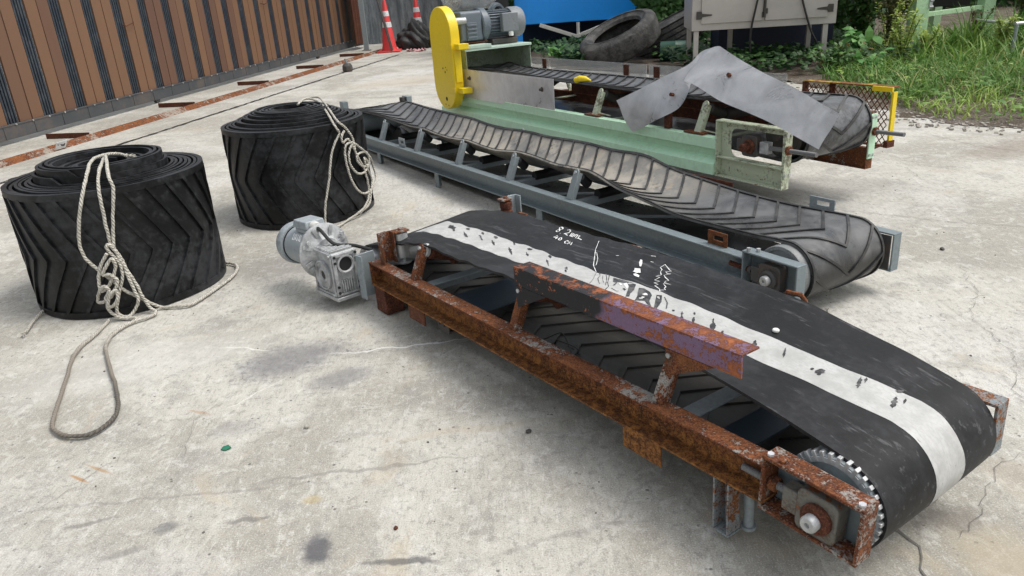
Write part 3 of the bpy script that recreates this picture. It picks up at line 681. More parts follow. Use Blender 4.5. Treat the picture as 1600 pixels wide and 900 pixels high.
for _ in range(900):
    x, y = ru(4.6, 8.5), ru(8.3, 10.6); blade(bm, cl, V((x, y, .003)), ru(.22, .48), ru(.3, 1.4), ru(.012, .026), (ru(.15, .8), rnd()), 5)
tag(fin(bm, "grass", M_grass, angle=0, recalc=False), kind='stuff')
# ground vines below tank, tyres and cabinet
bm, cl = newleaf()
for _ in range(4200):
    r = rnd()
    if r < .12: x, y = ru(1.0, 1.5), ru(11.3, 12.3)
    elif r < .45: x, y = ru(.4, 3.2), ru(12.4, 14.5)
    else: x, y = ru(2.3, 5.2), ru(8.9, 12.2)
    if not inpoly(x, y, [(.6, 12.9), (.95, 11.6), (1.9, 10.5), (2.7, 9.35), (3.4, 8.5), (4.4, 8.6), (6, 10), (6, 15), (.6, 15)]): continue
    s = ru(.035, .085); p = V((x, y, ru(.02, .16) + .1 * vn(x * 3, y * 3))); a = ru(0, 6.28)
    leaf(bm, cl, p, V((math.cos(a), math.sin(a), ru(-.2, .3))), V((ru(-.5, .5), ru(-.8, .2), 1)), s * 1.2, s * 1.2, (ru(0, 1) ** 1.3, rnd() * .86), .3)
tag(fin(bm, "ground_vines", m_leaf("shade_vine_leaf", (.018, .055, .014), (.07, .15, .04), (.1, .08, .03)), angle=0, recalc=False), kind='stuff')  # vine leaf colour darkened for the shade under tank and cabinet
# dense creeper thicket behind everything
def thicket(name, x0, x1, y, h, n, lmin, lmax, mat, dep=.9, seedoff=0.0, gap=.35):
    bm, cl = newleaf()
    for _ in range(n):
        x = ru(x0, x1); z = ru(0, 1) ** .8 * h; o = vn(x * 1.3 + seedoff, z * 1.9); yy = y + dep * (.5 - o) + ru(-.22, .22)
        d = rdir(-.8); s = ru(lmin, lmax)
        leaf(bm, cl, V((x, yy, z)), V((d.x, -abs(d.y) * .8 - .1, d.z - .35)), V((ru(-.4, .4), -.9, .55)), s * 1.3, s, (min(1, max(0, .75 * o * rnd() + .25 * rnd())), rnd() * .9), .3)
    return fin(bm, name, mat, angle=0, recalc=False)
tag(thicket("creeper_thicket", -.75, 12.5, 17.2, 2.6, 15000, .06, .13, M_leafA), kind='stuff')
tag(thicket("creeper_hedge", 2.35, 6.2, 13.0, 2.0, 10000, .05, .10, M_leafA, .7, 3.1), kind='stuff')
bmk = B(); bmesh.ops.create_grid(bmk, x_segments=60, y_segments=14, size=1)
for v in bmk.verts:
    x = 6.0 + v.co.x * 6.6; z = 1.25 + v.co.y * 1.25; v.co = V((x, 18.0 + .3 * vn(x, z * 2), z))
bmesh.ops.solidify(bmk, geom=bmk.faces[:], thickness=.15); struct(fin(bmk, "earth_bank", M_soil, angle=60))
def shrub(name, label, x, y, h, r, n, ls, mat, stems=7, group=None, droop=.2, base=.15):
    t = thing(name, label, "shrub" if name == "shrub" else "weed", Matrix.Translation((x, y, .0)), group)
    bs = B(); tips = []
    for _ in range(stems):
        a = ru(0, 6.28); q = ru(.25, 1) * r; tip = V((math.cos(a) * q, math.sin(a) * q, h * ru(.7, 1))); mid = V((tip.x * .35, tip.y * .35, tip.z * .55))
        P = catmull([(ru(-.03, .03), ru(-.03, .03), 0), mid, tip], 5); tube(bs, P, [.009 * (1 - .7 * i / (len(P) - 1)) for i in range(len(P))], 5); tips += P[2:]
    fin(bs, "stem", M_stem, t)
    bm, cl = newleaf()
    for _ in range(n):
        p = random.choice(tips) + rdir() * ru(.0, .3) * r * .6
        if p.z < base * h: p.z = ru(base * h, h * .7)
        s = ls * ru(.6, 1.3); d = rdir(-.5); d.z -= droop
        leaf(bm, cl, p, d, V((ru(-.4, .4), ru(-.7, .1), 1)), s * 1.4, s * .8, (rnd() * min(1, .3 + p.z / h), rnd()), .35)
    fin(bm, "foliage", mat, t, angle=0, recalc=False); return t
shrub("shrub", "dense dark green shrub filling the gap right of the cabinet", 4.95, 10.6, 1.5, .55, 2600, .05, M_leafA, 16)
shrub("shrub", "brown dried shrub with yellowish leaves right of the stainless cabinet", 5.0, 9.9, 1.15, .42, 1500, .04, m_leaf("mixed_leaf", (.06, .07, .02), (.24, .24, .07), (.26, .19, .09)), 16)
shrub("weed", "broad leaved bright green weed at the foot of the cabinet's right leg", 4.36, 9.45, .46, .24, 60, .10, M_leafC, 7, base=.3)
shrub("weed", "small broad leaved weed low beside the slab edge", 4.15, 8.6, .22, .22, 70, .07, M_leafC, 6)
shrub("weed", "low green bush weed behind the mesh guard", 3.85, 8.9, .3, .4, 420, .045, M_leafA, 9)
def spire(x, y, h, label, stems=5):
    t = thing("weed", label, "weed", Matrix.Translation((x, y, 0)), "tall yellow green weeds"); bs = B(); bm, cl = newleaf()
    for q in range(stems):
        a = ru(0, 6.28); hh = h * ru(.6, 1); tip = V((math.cos(a) * hh * .3, math.sin(a) * hh * .3, hh)); P = catmull([(ru(-.03, .03), ru(-.03, .03), 0), tip * .5 + V((0, 0, .06)), tip], 8); tube(bs, P, .005, 5)
        for p in P[3:]:
            for _ in range(6):
                d = rdir(-.2); s = ru(.022, .04); leaf(bm, cl, p + d * ru(.0, .035), d, V((0, -.3, 1)), s * 1.3, s * .75, (ru(.4, 1), rnd()), .3)
    fin(bs, "stem", M_stem, t); fin(bm, "foliage", M_leafB, t, angle=0, recalc=False)
spire(4.85, 9.6, .88, "tallest yellow green weed spike, left of the green rack post")
spire(4.75, 9.1, .6, "yellow green weed left of the tallest weed spike", 6)
spire(5.1, 9.2, .42, "leggy yellow green weed nearest the slab, left of the green rack post", 5)
spire(6.05, 9.35, .5, "yellow flowering weed in front of the rack's middle", 6)
def clump(x, y, h, n, w, label, name="grass_clump", mat=None):
    t = thing(name, label, "grass", Matrix.Translation((x, y, 0))); bm, cl = newleaf()
    for _ in range(n): blade(bm, cl, V((ru(-.12, .12), ru(-.12, .12), 0)), h * ru(.6, 1.15), ru(.3, 1.5), w * ru(.6, 1.2), (ru(.1, .7), rnd() * .9), 6)
    fin(bm, "blades", mat or M_grass, t, angle=0, recalc=False)
clump(5.95, 9.85, .62, 60, .03, "tall broad bladed grass clump under the rack's crossbar")
clump(6.45, 9.75, .7, 90, .018, "tall thin grass clump in front of the rack's right post")
clump(5.6, 9.7, .5, 60, .02, "grass clump at the foot of the rack's left post")
clump(6.9, 9.3, .5, 80, .014, "grass clump right of the rack near the pipe frame")
shrub("shrub", "dead brown plant standing under the green rack's crossbar", 6.12, 9.95, .58, .16, 260, .03, M_leafD, 9)
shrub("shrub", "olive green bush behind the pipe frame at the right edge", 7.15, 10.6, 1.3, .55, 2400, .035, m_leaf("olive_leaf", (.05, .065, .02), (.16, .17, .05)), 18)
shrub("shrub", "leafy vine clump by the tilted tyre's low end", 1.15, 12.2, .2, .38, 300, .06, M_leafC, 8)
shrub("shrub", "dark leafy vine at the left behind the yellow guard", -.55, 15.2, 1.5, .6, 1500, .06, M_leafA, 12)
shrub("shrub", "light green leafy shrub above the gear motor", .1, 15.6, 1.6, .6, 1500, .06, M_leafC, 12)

# ------------------------------------------------------------------ conveyors
def frameM(x, y, a, s):
    b = math.atan(s); U = V((math.cos(a) * math.cos(b), math.sin(a) * math.cos(b), math.sin(b))); W = V((-math.sin(a), math.cos(a), 0)); Z = U.cross(W)
    return Matrix.Translation((x, y, 0)) @ Matrix((U, W, Z)).transposed().to_4x4()
class Belt:
    """closed rubber loop in the conveyor frame: sections along u, t in [-1,1] across v"""
    def __init__(s, top, vm, hw, PL, PR, zb, pw=2.2, nt=13, th=.008, fz=None, du=.035):
        s.th = th; s.nt = nt; T = np.linspace(-1, 1, nt); secs = []
        top = np.array(top, float); u0, u1 = top[0, 0], top[-1, 0]; uu = np.linspace(u0, u1, max(40, int((u1 - u0) / du)))
        def smooth(col):
            d = np.interp(uu, top[:, 0], top[:, col]); k = np.array([.25, .5, .25])
            for _ in range(2): d[1:-1] = np.convolve(d, k, 'valid')
            return d
        zn, zf, sg = smooth(1), smooth(2), smooth(3)
        for i, u in enumerate(uu):
            z = zn[i] + (zf[i] - zn[i]) * (T + 1) / 2 - sg[i] * (1 - np.abs(T) ** pw)
            if fz is not None: z = z + fz(u, T)
            secs.append(np.stack([np.full(nt, u), vm + hw * T * (1 - .12 * sg[i] / hw), z], 1))
        s.ntop = len(secs); s.topu = uu
        cu, cz, ra, rb = PR
        for a in np.linspace(math.pi / 2, -math.pi / 2, 18)[1:]:
            bl = 1 + .0 * T; z = cz + rb * math.sin(a) + (zf[-1] - zn[-1]) * .5 * T * max(0, math.sin(a)); secs.append(np.stack([cu + ra * math.cos(a) * (1 - .02 * T ** 2), vm + hw * T, z + 0 * T], 1))
        ub = np.linspace(cu, PL[0], 60); zl = PL[1] - PL[3]
        z0 = cz - rb
        for i, u in enumerate(ub[1:-1]):
            f = (i + 1) / 59; z = z0 + (zl - z0) * f; d = min(1, f / .12, (1 - f) / .12); z = z * (1 - d) + zb * d + .004 * math.sin(u * 9)
            secs.append(np.stack([np.full(nt, u), vm + hw * T, np.full(nt, z)], 1))
        cu, cz, ra, rb = PL
        for a in np.linspace(-math.pi / 2, -1.5 * math.pi, 12)[:-1]:
            secs.append(np.stack([cu + ra * math.cos(a) * (1 - .0 * T), vm + hw * T, cz + rb * math.sin(a) + 0 * T], 1))
        s.P = np.array(secs); s.n = len(secs)
        c = s.P[:, nt // 2]; d = np.linalg.norm(np.roll(c, -1, 0) - c, axis=1); s.S = np.concatenate([[0], np.cumsum(d)]); s.L = s.S[-1]
        dS = np.roll(s.P, -1, 0) - np.roll(s.P, 1, 0); dT = np.gradient(s.P, axis=1); N = np.cross(dS, dT); s.N = N / np.linalg.norm(N, axis=2, keepdims=True)
    def at(s, S, t, h=0.0):
        S = S % s.L; i = min(int(np.searchsorted(s.S, S, 'right')) - 1, s.n - 1); f = (S - s.S[i]) / (s.S[i + 1] - s.S[i]); j = (i + 1) % s.n
        q = (t + 1) / 2 * (s.nt - 1); k = min(max(int(q), 0), s.nt - 2); g = q - k
        w = lambda A: (A[i, k] * (1 - g) + A[i, k + 1] * g) * (1 - f) + (A[j, k] * (1 - g) + A[j, k + 1] * g) * f
        n = w(s.N); n /= np.linalg.norm(n); p = w(s.P) + n * h
        return V((float(p[0]), float(p[1]), float(p[2])))
    def s_of(s, u): return float(np.interp(u, s.topu, s.S[:s.ntop]))
    def sheet(s, bm):
        A = [[bm.verts.new(p) for p in r] for r in s.P.tolist()]; I = [[bm.verts.new(p) for p in r] for r in (s.P - s.N * s.th).tolist()]
        uvl = bm.loops.layers.uv.verify()
        for i in range(s.n):
            j = (i + 1) % s.n
            for k in range(s.nt - 1):
                bm.faces.new((A[i][k], A[j][k], A[j][k + 1], A[i][k + 1])); bm.faces.new((I[i][k], I[i][k + 1], I[j][k + 1], I[j][k]))
            bm.faces.new((A[i][0], I[i][0], I[j][0], A[j][0])); bm.faces.new((A[i][-1], A[j][-1], I[j][-1], I[i][-1]))
    def ribbon(s, bm, pts, w, h0, h1, along=True):
        """pts: (S,t) polyline; rectangular bar of width w lying between heights h0 and h1"""
        prev = None
        for (S, t, wx) in pts:
            q = [bm.verts.new(s.at(S - wx * w / 2, t, h0)), bm.verts.new(s.at(S - wx * w / 2, t, h1)), bm.verts.new(s.at(S + wx * w / 2, t, h1)), bm.verts.new(s.at(S + wx * w / 2, t, h0))]
            if prev:
                for a in range(4): bm.faces.new((prev[a], prev[(a + 1) % 4], q[(a + 1) % 4], q[a]))
            else: bm.faces.new(q)
            prev = q
        bm.faces.new(prev[::-1])
    def chevrons(s, bm, pitch, dx, w, h0, h1, tm=.9, S0=0.0, S1=None):
        S1 = s.L if S1 is None else S1; x = S0
        while x < S1 - pitch * .5:
            s.ribbon(bm, [(x + dx * (1 - abs(t) / tm), t, 1) for t in np.linspace(-tm, tm, 19)], w, h0, h1); x += pitch
    def edge(s, bm, t, w, h0, h1):
        prev = None; first = None
        for i in range(s.n):
            S = s.S[i]; q = [bm.verts.new(s.at(S, t - w, h0)), bm.verts.new(s.at(S, t - w, h1)), bm.verts.new(s.at(S, t + w, h1)), bm.verts.new(s.at(S, t + w, h0))]
            if prev:
                for a in range(4): bm.faces.new((prev[a], prev[(a + 1) % 4], q[(a + 1) % 4], q[a]))
            else: first = q
            prev = q
        for a in range(4): bm.faces.new((prev[a], prev[(a + 1) % 4], first[(a + 1) % 4], first[a]))
UZ = lambda a, b, h: V((a, h, b))
def channel(bm, u0, u1, W, near, zb, zt, w, t=.006):
    P = [(0, zt), (w, zt), (w, zb), (0, zb), (0, zb + t), (w - t, zb + t), (w - t, zt - t), (0, zt - t)]
    if not near: P = [(W - a, b) for a, b in P]
    prism(bm, P, lambda a, b, h: V((h, a, b)), u0, u1)
def take_up(parent, u0, u1, W, near, zb, zt, d, t, mat, M=None, name="take_up_frame"):
    y0, y1 = (0, d) if near else (W - d, W)
    bm = B(); box(bm, u0, u1, y0, y1, zt - t, zt); box(bm, u0, u1, y0, y1, zb, zb + t); box(bm, u0, u0 + t, y0 + .001, y1 - .001, zb + t, zt - t); box(bm, u1 - t, u1, y0 + .001, y1 - .001, zb + t, zt - t)
    return fin(bm, name, mat, parent, bevel=.0018, M=M)
def rrect(x0, x1, z0, z1, r, n=5):
    out = []
    for cx, cz, a0 in ((x1 - r, z1 - r, 0), (x0 + r, z1 - r, 90), (x0 + r, z0 + r, 180), (x1 - r, z0 + r, 270)):
        for k in range(n + 1):
            a = math.radians(a0 + 90 * k / n); out.append((cx + r * math.cos(a), cz + r * math.sin(a)))
    return out
def bearing(parent, u, z, y0, y1, mats, side=1, s=1.0, rod_to=None, rod_y=None, shaft=.034, M=None):
    mh, mr, msf = mats
    bm = B(); prism(bm, rrect(u - .05 * s, u + .042 * s, z - .05 * s, z + .05 * s, .016 * s), UZ, y0, y1)
    box(bm, u - .085 * s, u - .049 * s, y0 + .002, y1 - .002, z - .028 * s, z + .028 * s); o = fin(bm, "bearing_housing", mh, parent, bevel=.003, M=M)
    ys = y0 if side > 0 else y1; sg = -1 if side > 0 else 1
    bm = B(); lathe(bm, [(.019 * s, 0), (.034 * s, 0), (.034 * s, .008), (.027 * s, .016), (.0195 * s, .016), (.0195 * s, 0)], ax((u, ys + sg * .0005, z), (0, sg, 0)), 28); fin(bm, "bearing_ring", mr, o)
    bm = B(); lathe(bm, [(0, -.02), (.0185 * s, -.02), (.0185 * s, shaft - .004), (.0155 * s, shaft), (.006 * s, shaft), (.004 * s, shaft - .006), (0, shaft - .006)], ax((u, ys, z), (0, sg, 0)), 24); fin(bm, "shaft_end", msf, o)
    return o
def rod(parent, a, b, r, mat, name="threaded_rod", threads=True, M=None):
    a, b = V(a), V(b); L = (b - a).length; bm = B()
    prof = [(0, 0), (r, 0)]
    if threads:
        k = int(L / .006)
        for i in range(k): prof += [(r, L * (i + .1) / k), (r * .86, L * (i + .5) / k), (r, L * (i + .9) / k)]
    prof += [(r, L), (0, L)]; lathe(bm, prof, ax(a, b - a), 14); return fin(bm, name, mat, parent, 30, M=M)
def idler(parent, u, W, near, zt, ztop, mat, rmat, lean=.05, w=.04, vin=.03, dz=-.045, rr=.03, rl=.13):
    y = lambda v: v if near else W - v
    bm = B(); p0 = V((u, y(vin), zt)); p1 = V((u + .008, y(vin + lean), ztop)); d = p1 - p0; s = V((1, 0, 0)); n = d.cross(s).normalized()
    pts = [(-w / 2, 0), (w / 2, 0), (w / 2 * .9, d.length - .012)] + [(w / 2 * .9 * math.cos(a), d.length - .012 + w / 2 * .9 * math.sin(a)) for a in np.linspace(.3, math.pi - .3, 5)] + [(-w / 2 * .9, d.length - .012)]
    dn = d.normalized(); prism(bm, pts, lambda a, b, h: p0 + s * a + dn * b + n * h, -.004, .004)
    sd = n * .005 if n.y * (1 if near else -1) > 0 else n * -.005
    prism(bm, [(w / 2 - .006, 0), (w / 2, 0), (w / 2 * .9, d.length - .012), (w / 2 * .9 - .006, d.length - .012)], lambda a, b, h: p0 + s * a + dn * b + (sd.normalized() * h), .0042, .026)
    o = fin(bm, "idler_bracket", mat, parent, bevel=.0012)
    bm = B(); bolt(bm, p1 - dn * .014 - sd.normalized() * .004, -sd, .008, .006); fin(bm, "bolt", M_bright, o)
    a = p1 - dn * .02 + sd.normalized() * .008; b = V((u + .008, y(vin + lean + rl), ztop - .02 + dz * rl / .13)); q = (b - a).normalized()
    bm = B(); cyl(bm, a, a + q * .03, .008, 10); lathe(bm, [(0, .026), (rr - .004, .026), (rr, .03), (rr, (b - a).length), (rr - .004, (b - a).length + .003), (0, (b - a).length + .003)], ax(a, q), 20); fin(bm, "roller", rmat, parent)
    return o
def pulley(parent, u, z, r, v0, v1, mat, teeth=0, name="pulley"):
    bm = B(); M = ax((u, v0, z), (0, 1, 0)); L = v1 - v0
    lathe(bm, [(.02, .004), (r * .82, .004), (r * .86, 0), (r - .002, 0), (r, .003), (r, L - .003), (r - .002, L), (r * .86, L), (r * .82, L - .004), (.02, L - .004)], M, 48)
    cyl(bm, (u, v0 - .06, z), (u, v1 + .06, z), .019, 16); o = fin(bm, name, mat, parent)
    if teeth:
        bm = B()
        for k in range(teeth):
            a = 2 * math.pi * k / teeth; Mk = M @ Matrix.Rotation(a, 4, 'Z'); box(bm, r - .014, r + .0085, -.0045, .0045, -.003, .014, Mk)
        lathe(bm, [(r - .016, -.002), (r - .004, -.002), (r - .004, .004), (r - .016, .004), (r - .016, -.002)], M, 48); fin(bm, "rim_lugs", M_bright, o, bevel=.0012)
    return o

# ---- front rusty conveyor --------------------------------------------------------
T1 = frameM(-.578, 2.9137, -.9784, .0306); W1 = .59
c1 = thing("belt_conveyor", "nearest belt conveyor with a rusty brown frame and white striped smooth black belt", "conveyor", T1, "belt conveyors laid on the yard")
ZT, ZB, U1 = .2105, .1132, 1.94
bm = B(); channel(bm, 0, U1, W1, True, ZB, ZT, .055); tag(fin(bm, "side_beam", M_rust1, c1, bevel=.0015), "heavily rusted orange brown side beam")
bm = B(); channel(bm, 0, U1, W1, False, ZB, ZT, .055); fin(bm, "side_beam", M_rustgrey, c1, bevel=.0015)
bm = B(); box(bm, .0, .007, .002, .075, ZB + .007, ZT - .007); fin(bm, "beam_end_plate", M_rust1, c1, bevel=.001)
bm = B(); box(bm, .012, .105, .004, .085, .002, ZB - .0015); tag(fin(bm, "foot_block", M_rustbrown, c1, bevel=.003), "brown rusty box foot")
bm = B(); box(bm, .012, .105, W1 - .085, W1 - .004, .002, ZB - .0015); fin(bm, "foot_block", M_rustgrey, c1, bevel=.003)
def tab(u0, u1, mat, drop, dark=None):
    bm = B(); box(bm, u0, u1, .002, .008, ZB - drop, ZB - .001); box(bm, u0, u1, .008, .05, ZB - .008, ZB - .001); o = fin(bm, "lower_tab", mat, c1, bevel=.0015)
    if dark:
        bm = B(); box(bm, u1 + .01, u1 + .09, .05, .056, ZB - drop - .02, ZB - .002); box(bm, u1 + .01, u1 + .09, .056, .09, ZB - drop - .02, ZB - drop - .012)
        for q in (.025, .06): bolt(bm, (u1 + q, .0495, ZB - drop + .01), (0, -1, 0), .007, .006)
        fin(bm, "hanger_plate", dark, c1, bevel=.0015)
tab(.315, .44, M_rustbrown, .055, M_iron); tab(1.505, 1.64, M_rust1, .062)
bm = B(); lz = -.027
for a in ((.0, .005, -.002, .04), (.005, .040, .035, .040), (.040, .045, -.002, .04)): box(bm, 1.805 + a[0], 1.805 + a[1], a[2] + .004, a[3] + .004, lz, ZB - .0012)
box(bm, 1.803, 1.852, .001, .046, lz - .005, lz - .0003); tag(fin(bm, "support_leg", M_rustgrey, c1, bevel=.0012), "grey channel leg with rust streaks")
bm = B(); cyl(bm, (1.858, .066, lz), (1.858, .066, .09), .012, 18); lathe(bm, [(0, 0), (.018, 0), (.018, .008), (0, .008)], ax((1.858, .066, lz - .004), (0, 0, 1)), 18); fin(bm, "guide_roller", M_bluelight, c1)
bm = B(); box(bm, 1.80, 1.86, W1 - .065, W1 - .004, lz, ZB - .0012); fin(bm, "support_leg", M_blue, c1, bevel=.0015)
# cross members between the beams
for u, z, hgt in ((.37, .185, .02), (1.66, .18, .02)):
    bm = B(); box(bm, u - .026, u + .026, .0565, W1 - .0565, z, z + .005); box(bm, u - .026, u - .021, .0565, W1 - .0565, z - .04, z - .0004); fin(bm, "cross_member", M_bluelight, c1, bevel=.001)
bm = B(); box(bm, 1.70, 1.80, .0565, W1 - .0565, .12, .126); fin(bm, "cross_plate", M_bluedk, c1)
bm = B(); box(bm, .40, .62, .0565, W1 - .0565, .12, .126); fin(bm, "cross_plate", M_bluedk, c1)
# guide roller posts at the tail
def guide_post(v0, v1, vr, u, z0, z1, mat, rmat, hook=False):
    s = 1 if vr > v1 else -1
    bm = B(); a, b = min(v0, v1), max(v0, v1)
    box(bm, u, u + .006, a, b, z0, z1); box(bm, u + .006, u + .04, a, a + .006, z0, z1); box(bm, u + .006, u + .04, b - .006, b, z0, z1); box(bm, u - .006, u - .0002, (a + b) / 2 - .012, (a + b) / 2 + .012, z0, z1)
    o = fin(bm, "guide_post", mat, c1, bevel=.0012)
    bm = B(); e = sorted((b if s > 0 else a, vr + s * .03)); box(bm, u + .0, u + .05, e[0], e[1], z1 - .008, z1 - .0005); bolt(bm, (u + .025, vr, z1), (0, 0, 1), .01, .007); fin(bm, "cap_plate", M_rust1, o, bevel=.0015)
    bm = B(); lathe(bm, [(0, 0), (.027, 0), (.027, .06), (.024, .062), (.024, .07), (.027, .072), (.027, .1), (0, .1)], ax((u + .025, vr, z1 - .113), (0, 0, 1)), 22); cyl(bm, (u + .025, vr, z1 - .14), (u + .025, vr, z1 - .008), .008, 8); fin(bm, "vertical_roller", rmat, o)
    bm = B(); lathe(bm, [(0, 0), (.03, 0), (.034, .006), (0, .006)], ax((u + .025, vr, z1 - .14), (0, 0, 1)), 18); fin(bm, "washer", M_steel, o)
guide_post(.028, .088, .122, .06, ZT + .0005, .338, M_rust1, M_bright)
guide_post(W1 + .03, W1 + .085, W1 + .015, .12, ZT - .05, .375, M_bluelight, M_rustbrown)
for i, u in enumerate((.335, .985, 1.605)):
    o_ = idler(c1, u, W1, True, ZT + .0005, (.338, .346, .340)[i], M_rustpale, M_rustbrown, w=.034); bm = B(); lathe(bm, [(.012, 0), (.026, 0), (.026, .012), (.012, .012), (.012, 0)], ax((u + .010, .030 + .05 + .008, (.338, .346, .340)[i] - .022), (0, 1, -.3)), 20); fin(bm, 'roller_ring', M_bright, o_)
    idler(c1, u, W1, False, ZT + .0005, .335, M_rustgrey, M_rustbrown)
    bm = B(); cyl(bm, (u + .008, .2, .262), (u + .008, W1 - .2, .262), .03, 20); fin(bm, "roller", M_rustbrown, c1)
    bm = B(); tube(bm, [(u - .02, W1 - .05, .33), (u - .01, W1 - .045, .352), (u + .03, W1 - .04, .352), (u + .04, W1 - .03, .33)], .007, 6); fin(bm, "eye_bolt", M_rust1, c1)
# loose angle bar carried on the brackets
ab = B(); u0, u1 = .985, 1.835; v = .052; zt = .414
box(ab, u0, u1, v, v + .006, zt - .058, zt); box(ab, u0 + .0005, u1 - .0005, v + .006, v + .062, zt - .006, zt - .0003)
ang = fin(ab, "angle_bar", M_purple, c1, bevel=.0012); ang["label"] = "angle iron bar black at one end and purple at the other, rusted along the top"
for u, l in ((.99, .15), (1.61, .15)):
    bm = B(); prism(bm, [(u, zt - .0595), (u + .15, zt - .0595), (u + .12, zt - .075), (u, zt - .135)], UZ, v + .0005, v + .0055); fin(bm, "gusset", M_mesh if u > 1.2 else M_purple, ang, bevel=.001)
    bm = B(); bolt(bm, (u + .012, v - .0003, zt - .075), (0, -1, 0), .007, .004); fin(bm, "bolt", M_alu, ang)
# take-up ends
MT = Matrix.Translation((U1 - .01, 0, .17)) @ Matrix.Rotation(math.radians(3.2), 4, 'Y') @ Matrix.Translation((-(U1 - .01), 0, -.17))
t1 = take_up(c1, U1 - .008, 2.162, W1, True, .100, .236, .052, .008, M_rustpale, MT); t1["label"] = "rusty orange box frame holding the pulley bearing"
t1f = take_up(c1, U1 - .008, 2.157, W1, False, .098, .231, .052, .008, M_rustgrey)
bm = B(); box(bm, U1 - .002, 2.156, .0535, .0585, .10, .23); bearing_back = fin(bm, "back_plate", M_blue, t1, M=None)
bo = bearing(c1, 2.068, .156, .006, .046, (M_housing, M_rustbrown, M_bright), M=MT)
r_ = rod(c1, (1.87, .026, .163), (2.02, .026, .158), .0095, M_rod)
for u in (1.952, 1.998):
    bm = B(); prism(bm, [(.018 * math.cos(a), .018 * math.sin(a)) for a in np.linspace(0, 2 * math.pi, 7)[:-1]], lambda a, b, h: V((h, .026 + a, .161 + b)), u - .009, u + .009); fin(bm, "nut", M_rust1, r_, bevel=.0015)
for u in (1.945, 1.975, 2.15): 
    bm = B(); bolt(bm, (u, .012, .2365), (0, 0, 1), .0075, .006); fin(bm, "bolt", M_steel if u != 1.975 else M_rust1, t1)
pulley(c1, 2.05, .146, .101, .080, .487, M_bluelight, 34)
pulley(c1, -.185, .155, .055, .08, .50, M_steel, 0, "tail_pulley")
tp = B(); lathe(tp, [(.02, 0), (.058, 0), (.062, .004), (.062, .010), (.05, .012), (.02, .012)], ax((-.185, .066, .155), (0, 1, 0)), 30)
for k in range(8): box(tp, .022, .054, -.004, .004, -.002, .011, ax((-.185, .066, .155), (0, 1, 0)) @ Matrix.Rotation(k * math.pi / 4, 4, 'Z'))
fin(tp, "tail_pulley_disc", M_bright, c1)
def ripple1(u, T):
    w = np.interp(u, [.0, .12, 1.35, 1.7], [0, 1, .8, 0])
    near = np.clip((-.45 - T) / .55, 0, 1) ** 1.3
    return w * (.0022 * np.cos(2 * math.pi * (u + .14 * np.abs(T)) / .112) + .017 * (1 - T ** 2) - .010 * near + .002 * near * math.sin(u * 23 + 1.5 * math.sin(u * 9)))
bt1 = Belt([(-.185, .222, .232, 0), (-.06, .252, .30, 0), (.08, .296, .328, .004), (.2, .325, .345, .018), (.366, .347, .362, .034), (.6, .345, .358, .034), (.82, .354, .361, .034), (1.05, .361, .367, .034), (1.2, .358, .365, .032), (1.355, .351, .362, .03), (1.55, .336, .356, .026), (1.687, .318, .345, .016), (1.776, .306, .325, .008), (1.87, .293, .308, .002), (1.95, .279, .294, 0), (2.05, .259, .268, 0)],
           .310, .222, (-.185, .155, .067, .067), (2.05, .146, .118, .113), .045, pw=2.0, nt=17, du=.018, fz=ripple1)
bm = B(); bt1.sheet(bm)
St = bt1.S[bt1.ntop + 17]; bt1.chevrons(bm, .112, .14, .014, -.0075, -.0155, .92, St - .1, St + 2.1)
belt1 = fin(bm, "belt", M_rubA, c1, 50)
# white stripe painted along the belt
bm = B(); s0, s1 = bt1.s_of(.02), bt1.s_of(2.05) + .30; ns = 170; nt_ = 9; prev = None
for i in range(ns + 1):
    S = s0 + (s1 - s0) * i / ns; uu_ = float(np.interp(S, bt1.S[:bt1.ntop], bt1.topu)) if S < bt1.S[bt1.ntop - 1] else 2.06; lo = (np.interp(uu_, [.1, .32, .56, .8, 1.2, 1.76, 1.93, 2.06], [.197, .197, .208, .203, .212, .226, .242, .268]) + .0012 * math.sin(S * 31) - .31) / .222; hi = (np.interp(uu_, [.1, .46, .72, .95, 1.07, 1.25, 1.48, 1.83, 1.97, 2.06], [.328, .338, .338, .320, .312, .328, .335, .342, .366, .386]) + .0022 * math.sin(S * 23) + .0015 * math.sin(S * 47) - .31) / .222
    row = [bm.verts.new(bt1.at(S, lo + (hi - lo) * k / nt_, .0007)) for k in range(nt_ + 1)]
    if prev:
        for k in range(nt_): bm.faces.new((prev[k], row[k], row[k + 1], prev[k + 1]))
    prev = row
fin(bm, "white_stripe", M_stripe, belt1, 50)
def st(u, v): return bt1.s_of(u), (v - .310) / .222
def brush(bm, pts, w, h, fn=None):
    """flat brush stroke on the belt; pts in (u, v)"""
    Q = [V((a, b, 0)) for a, b in pts]; prev = None; m = []
    for a, b in zip(Q, Q[1:]):
        n = max(1, int((b - a).length / .012))
        for i in range(n): m.append(a.lerp(b, i / n))
    m.append(Q[-1])
    for i, p in enumerate(m):
        d = (m[min(i + 1, len(m) - 1)] - m[max(i - 1, 0)]).normalized(); n = V((-d.y, d.x, 0)); ww = w * .5 * (fn(i / max(1, len(m) - 1)) if fn else 1)
        q = [bm.verts.new(bt1.at(*st(c.x, c.y), h)) for c in (p - n * ww, p + n * ww)]
        if prev: bm.faces.new((prev[0], q[0], q[1], prev[1]))
        prev = q
def blob(bm, u, v, ru_, rv, h, n=12, jag=.35):
    c = bm.verts.new(bt1.at(*st(u, v), h)); P = []
    for k in range(n):
        a = 2 * math.pi * k / n; f = 1 + ru(-jag, jag); P.append(bm.verts.new(bt1.at(*st(u + ru_ * f * math.cos(a), v + rv * f * math.sin(a)), h)))
    for k in range(n): bm.faces.new((c, P[k], P[(k + 1) % n]))
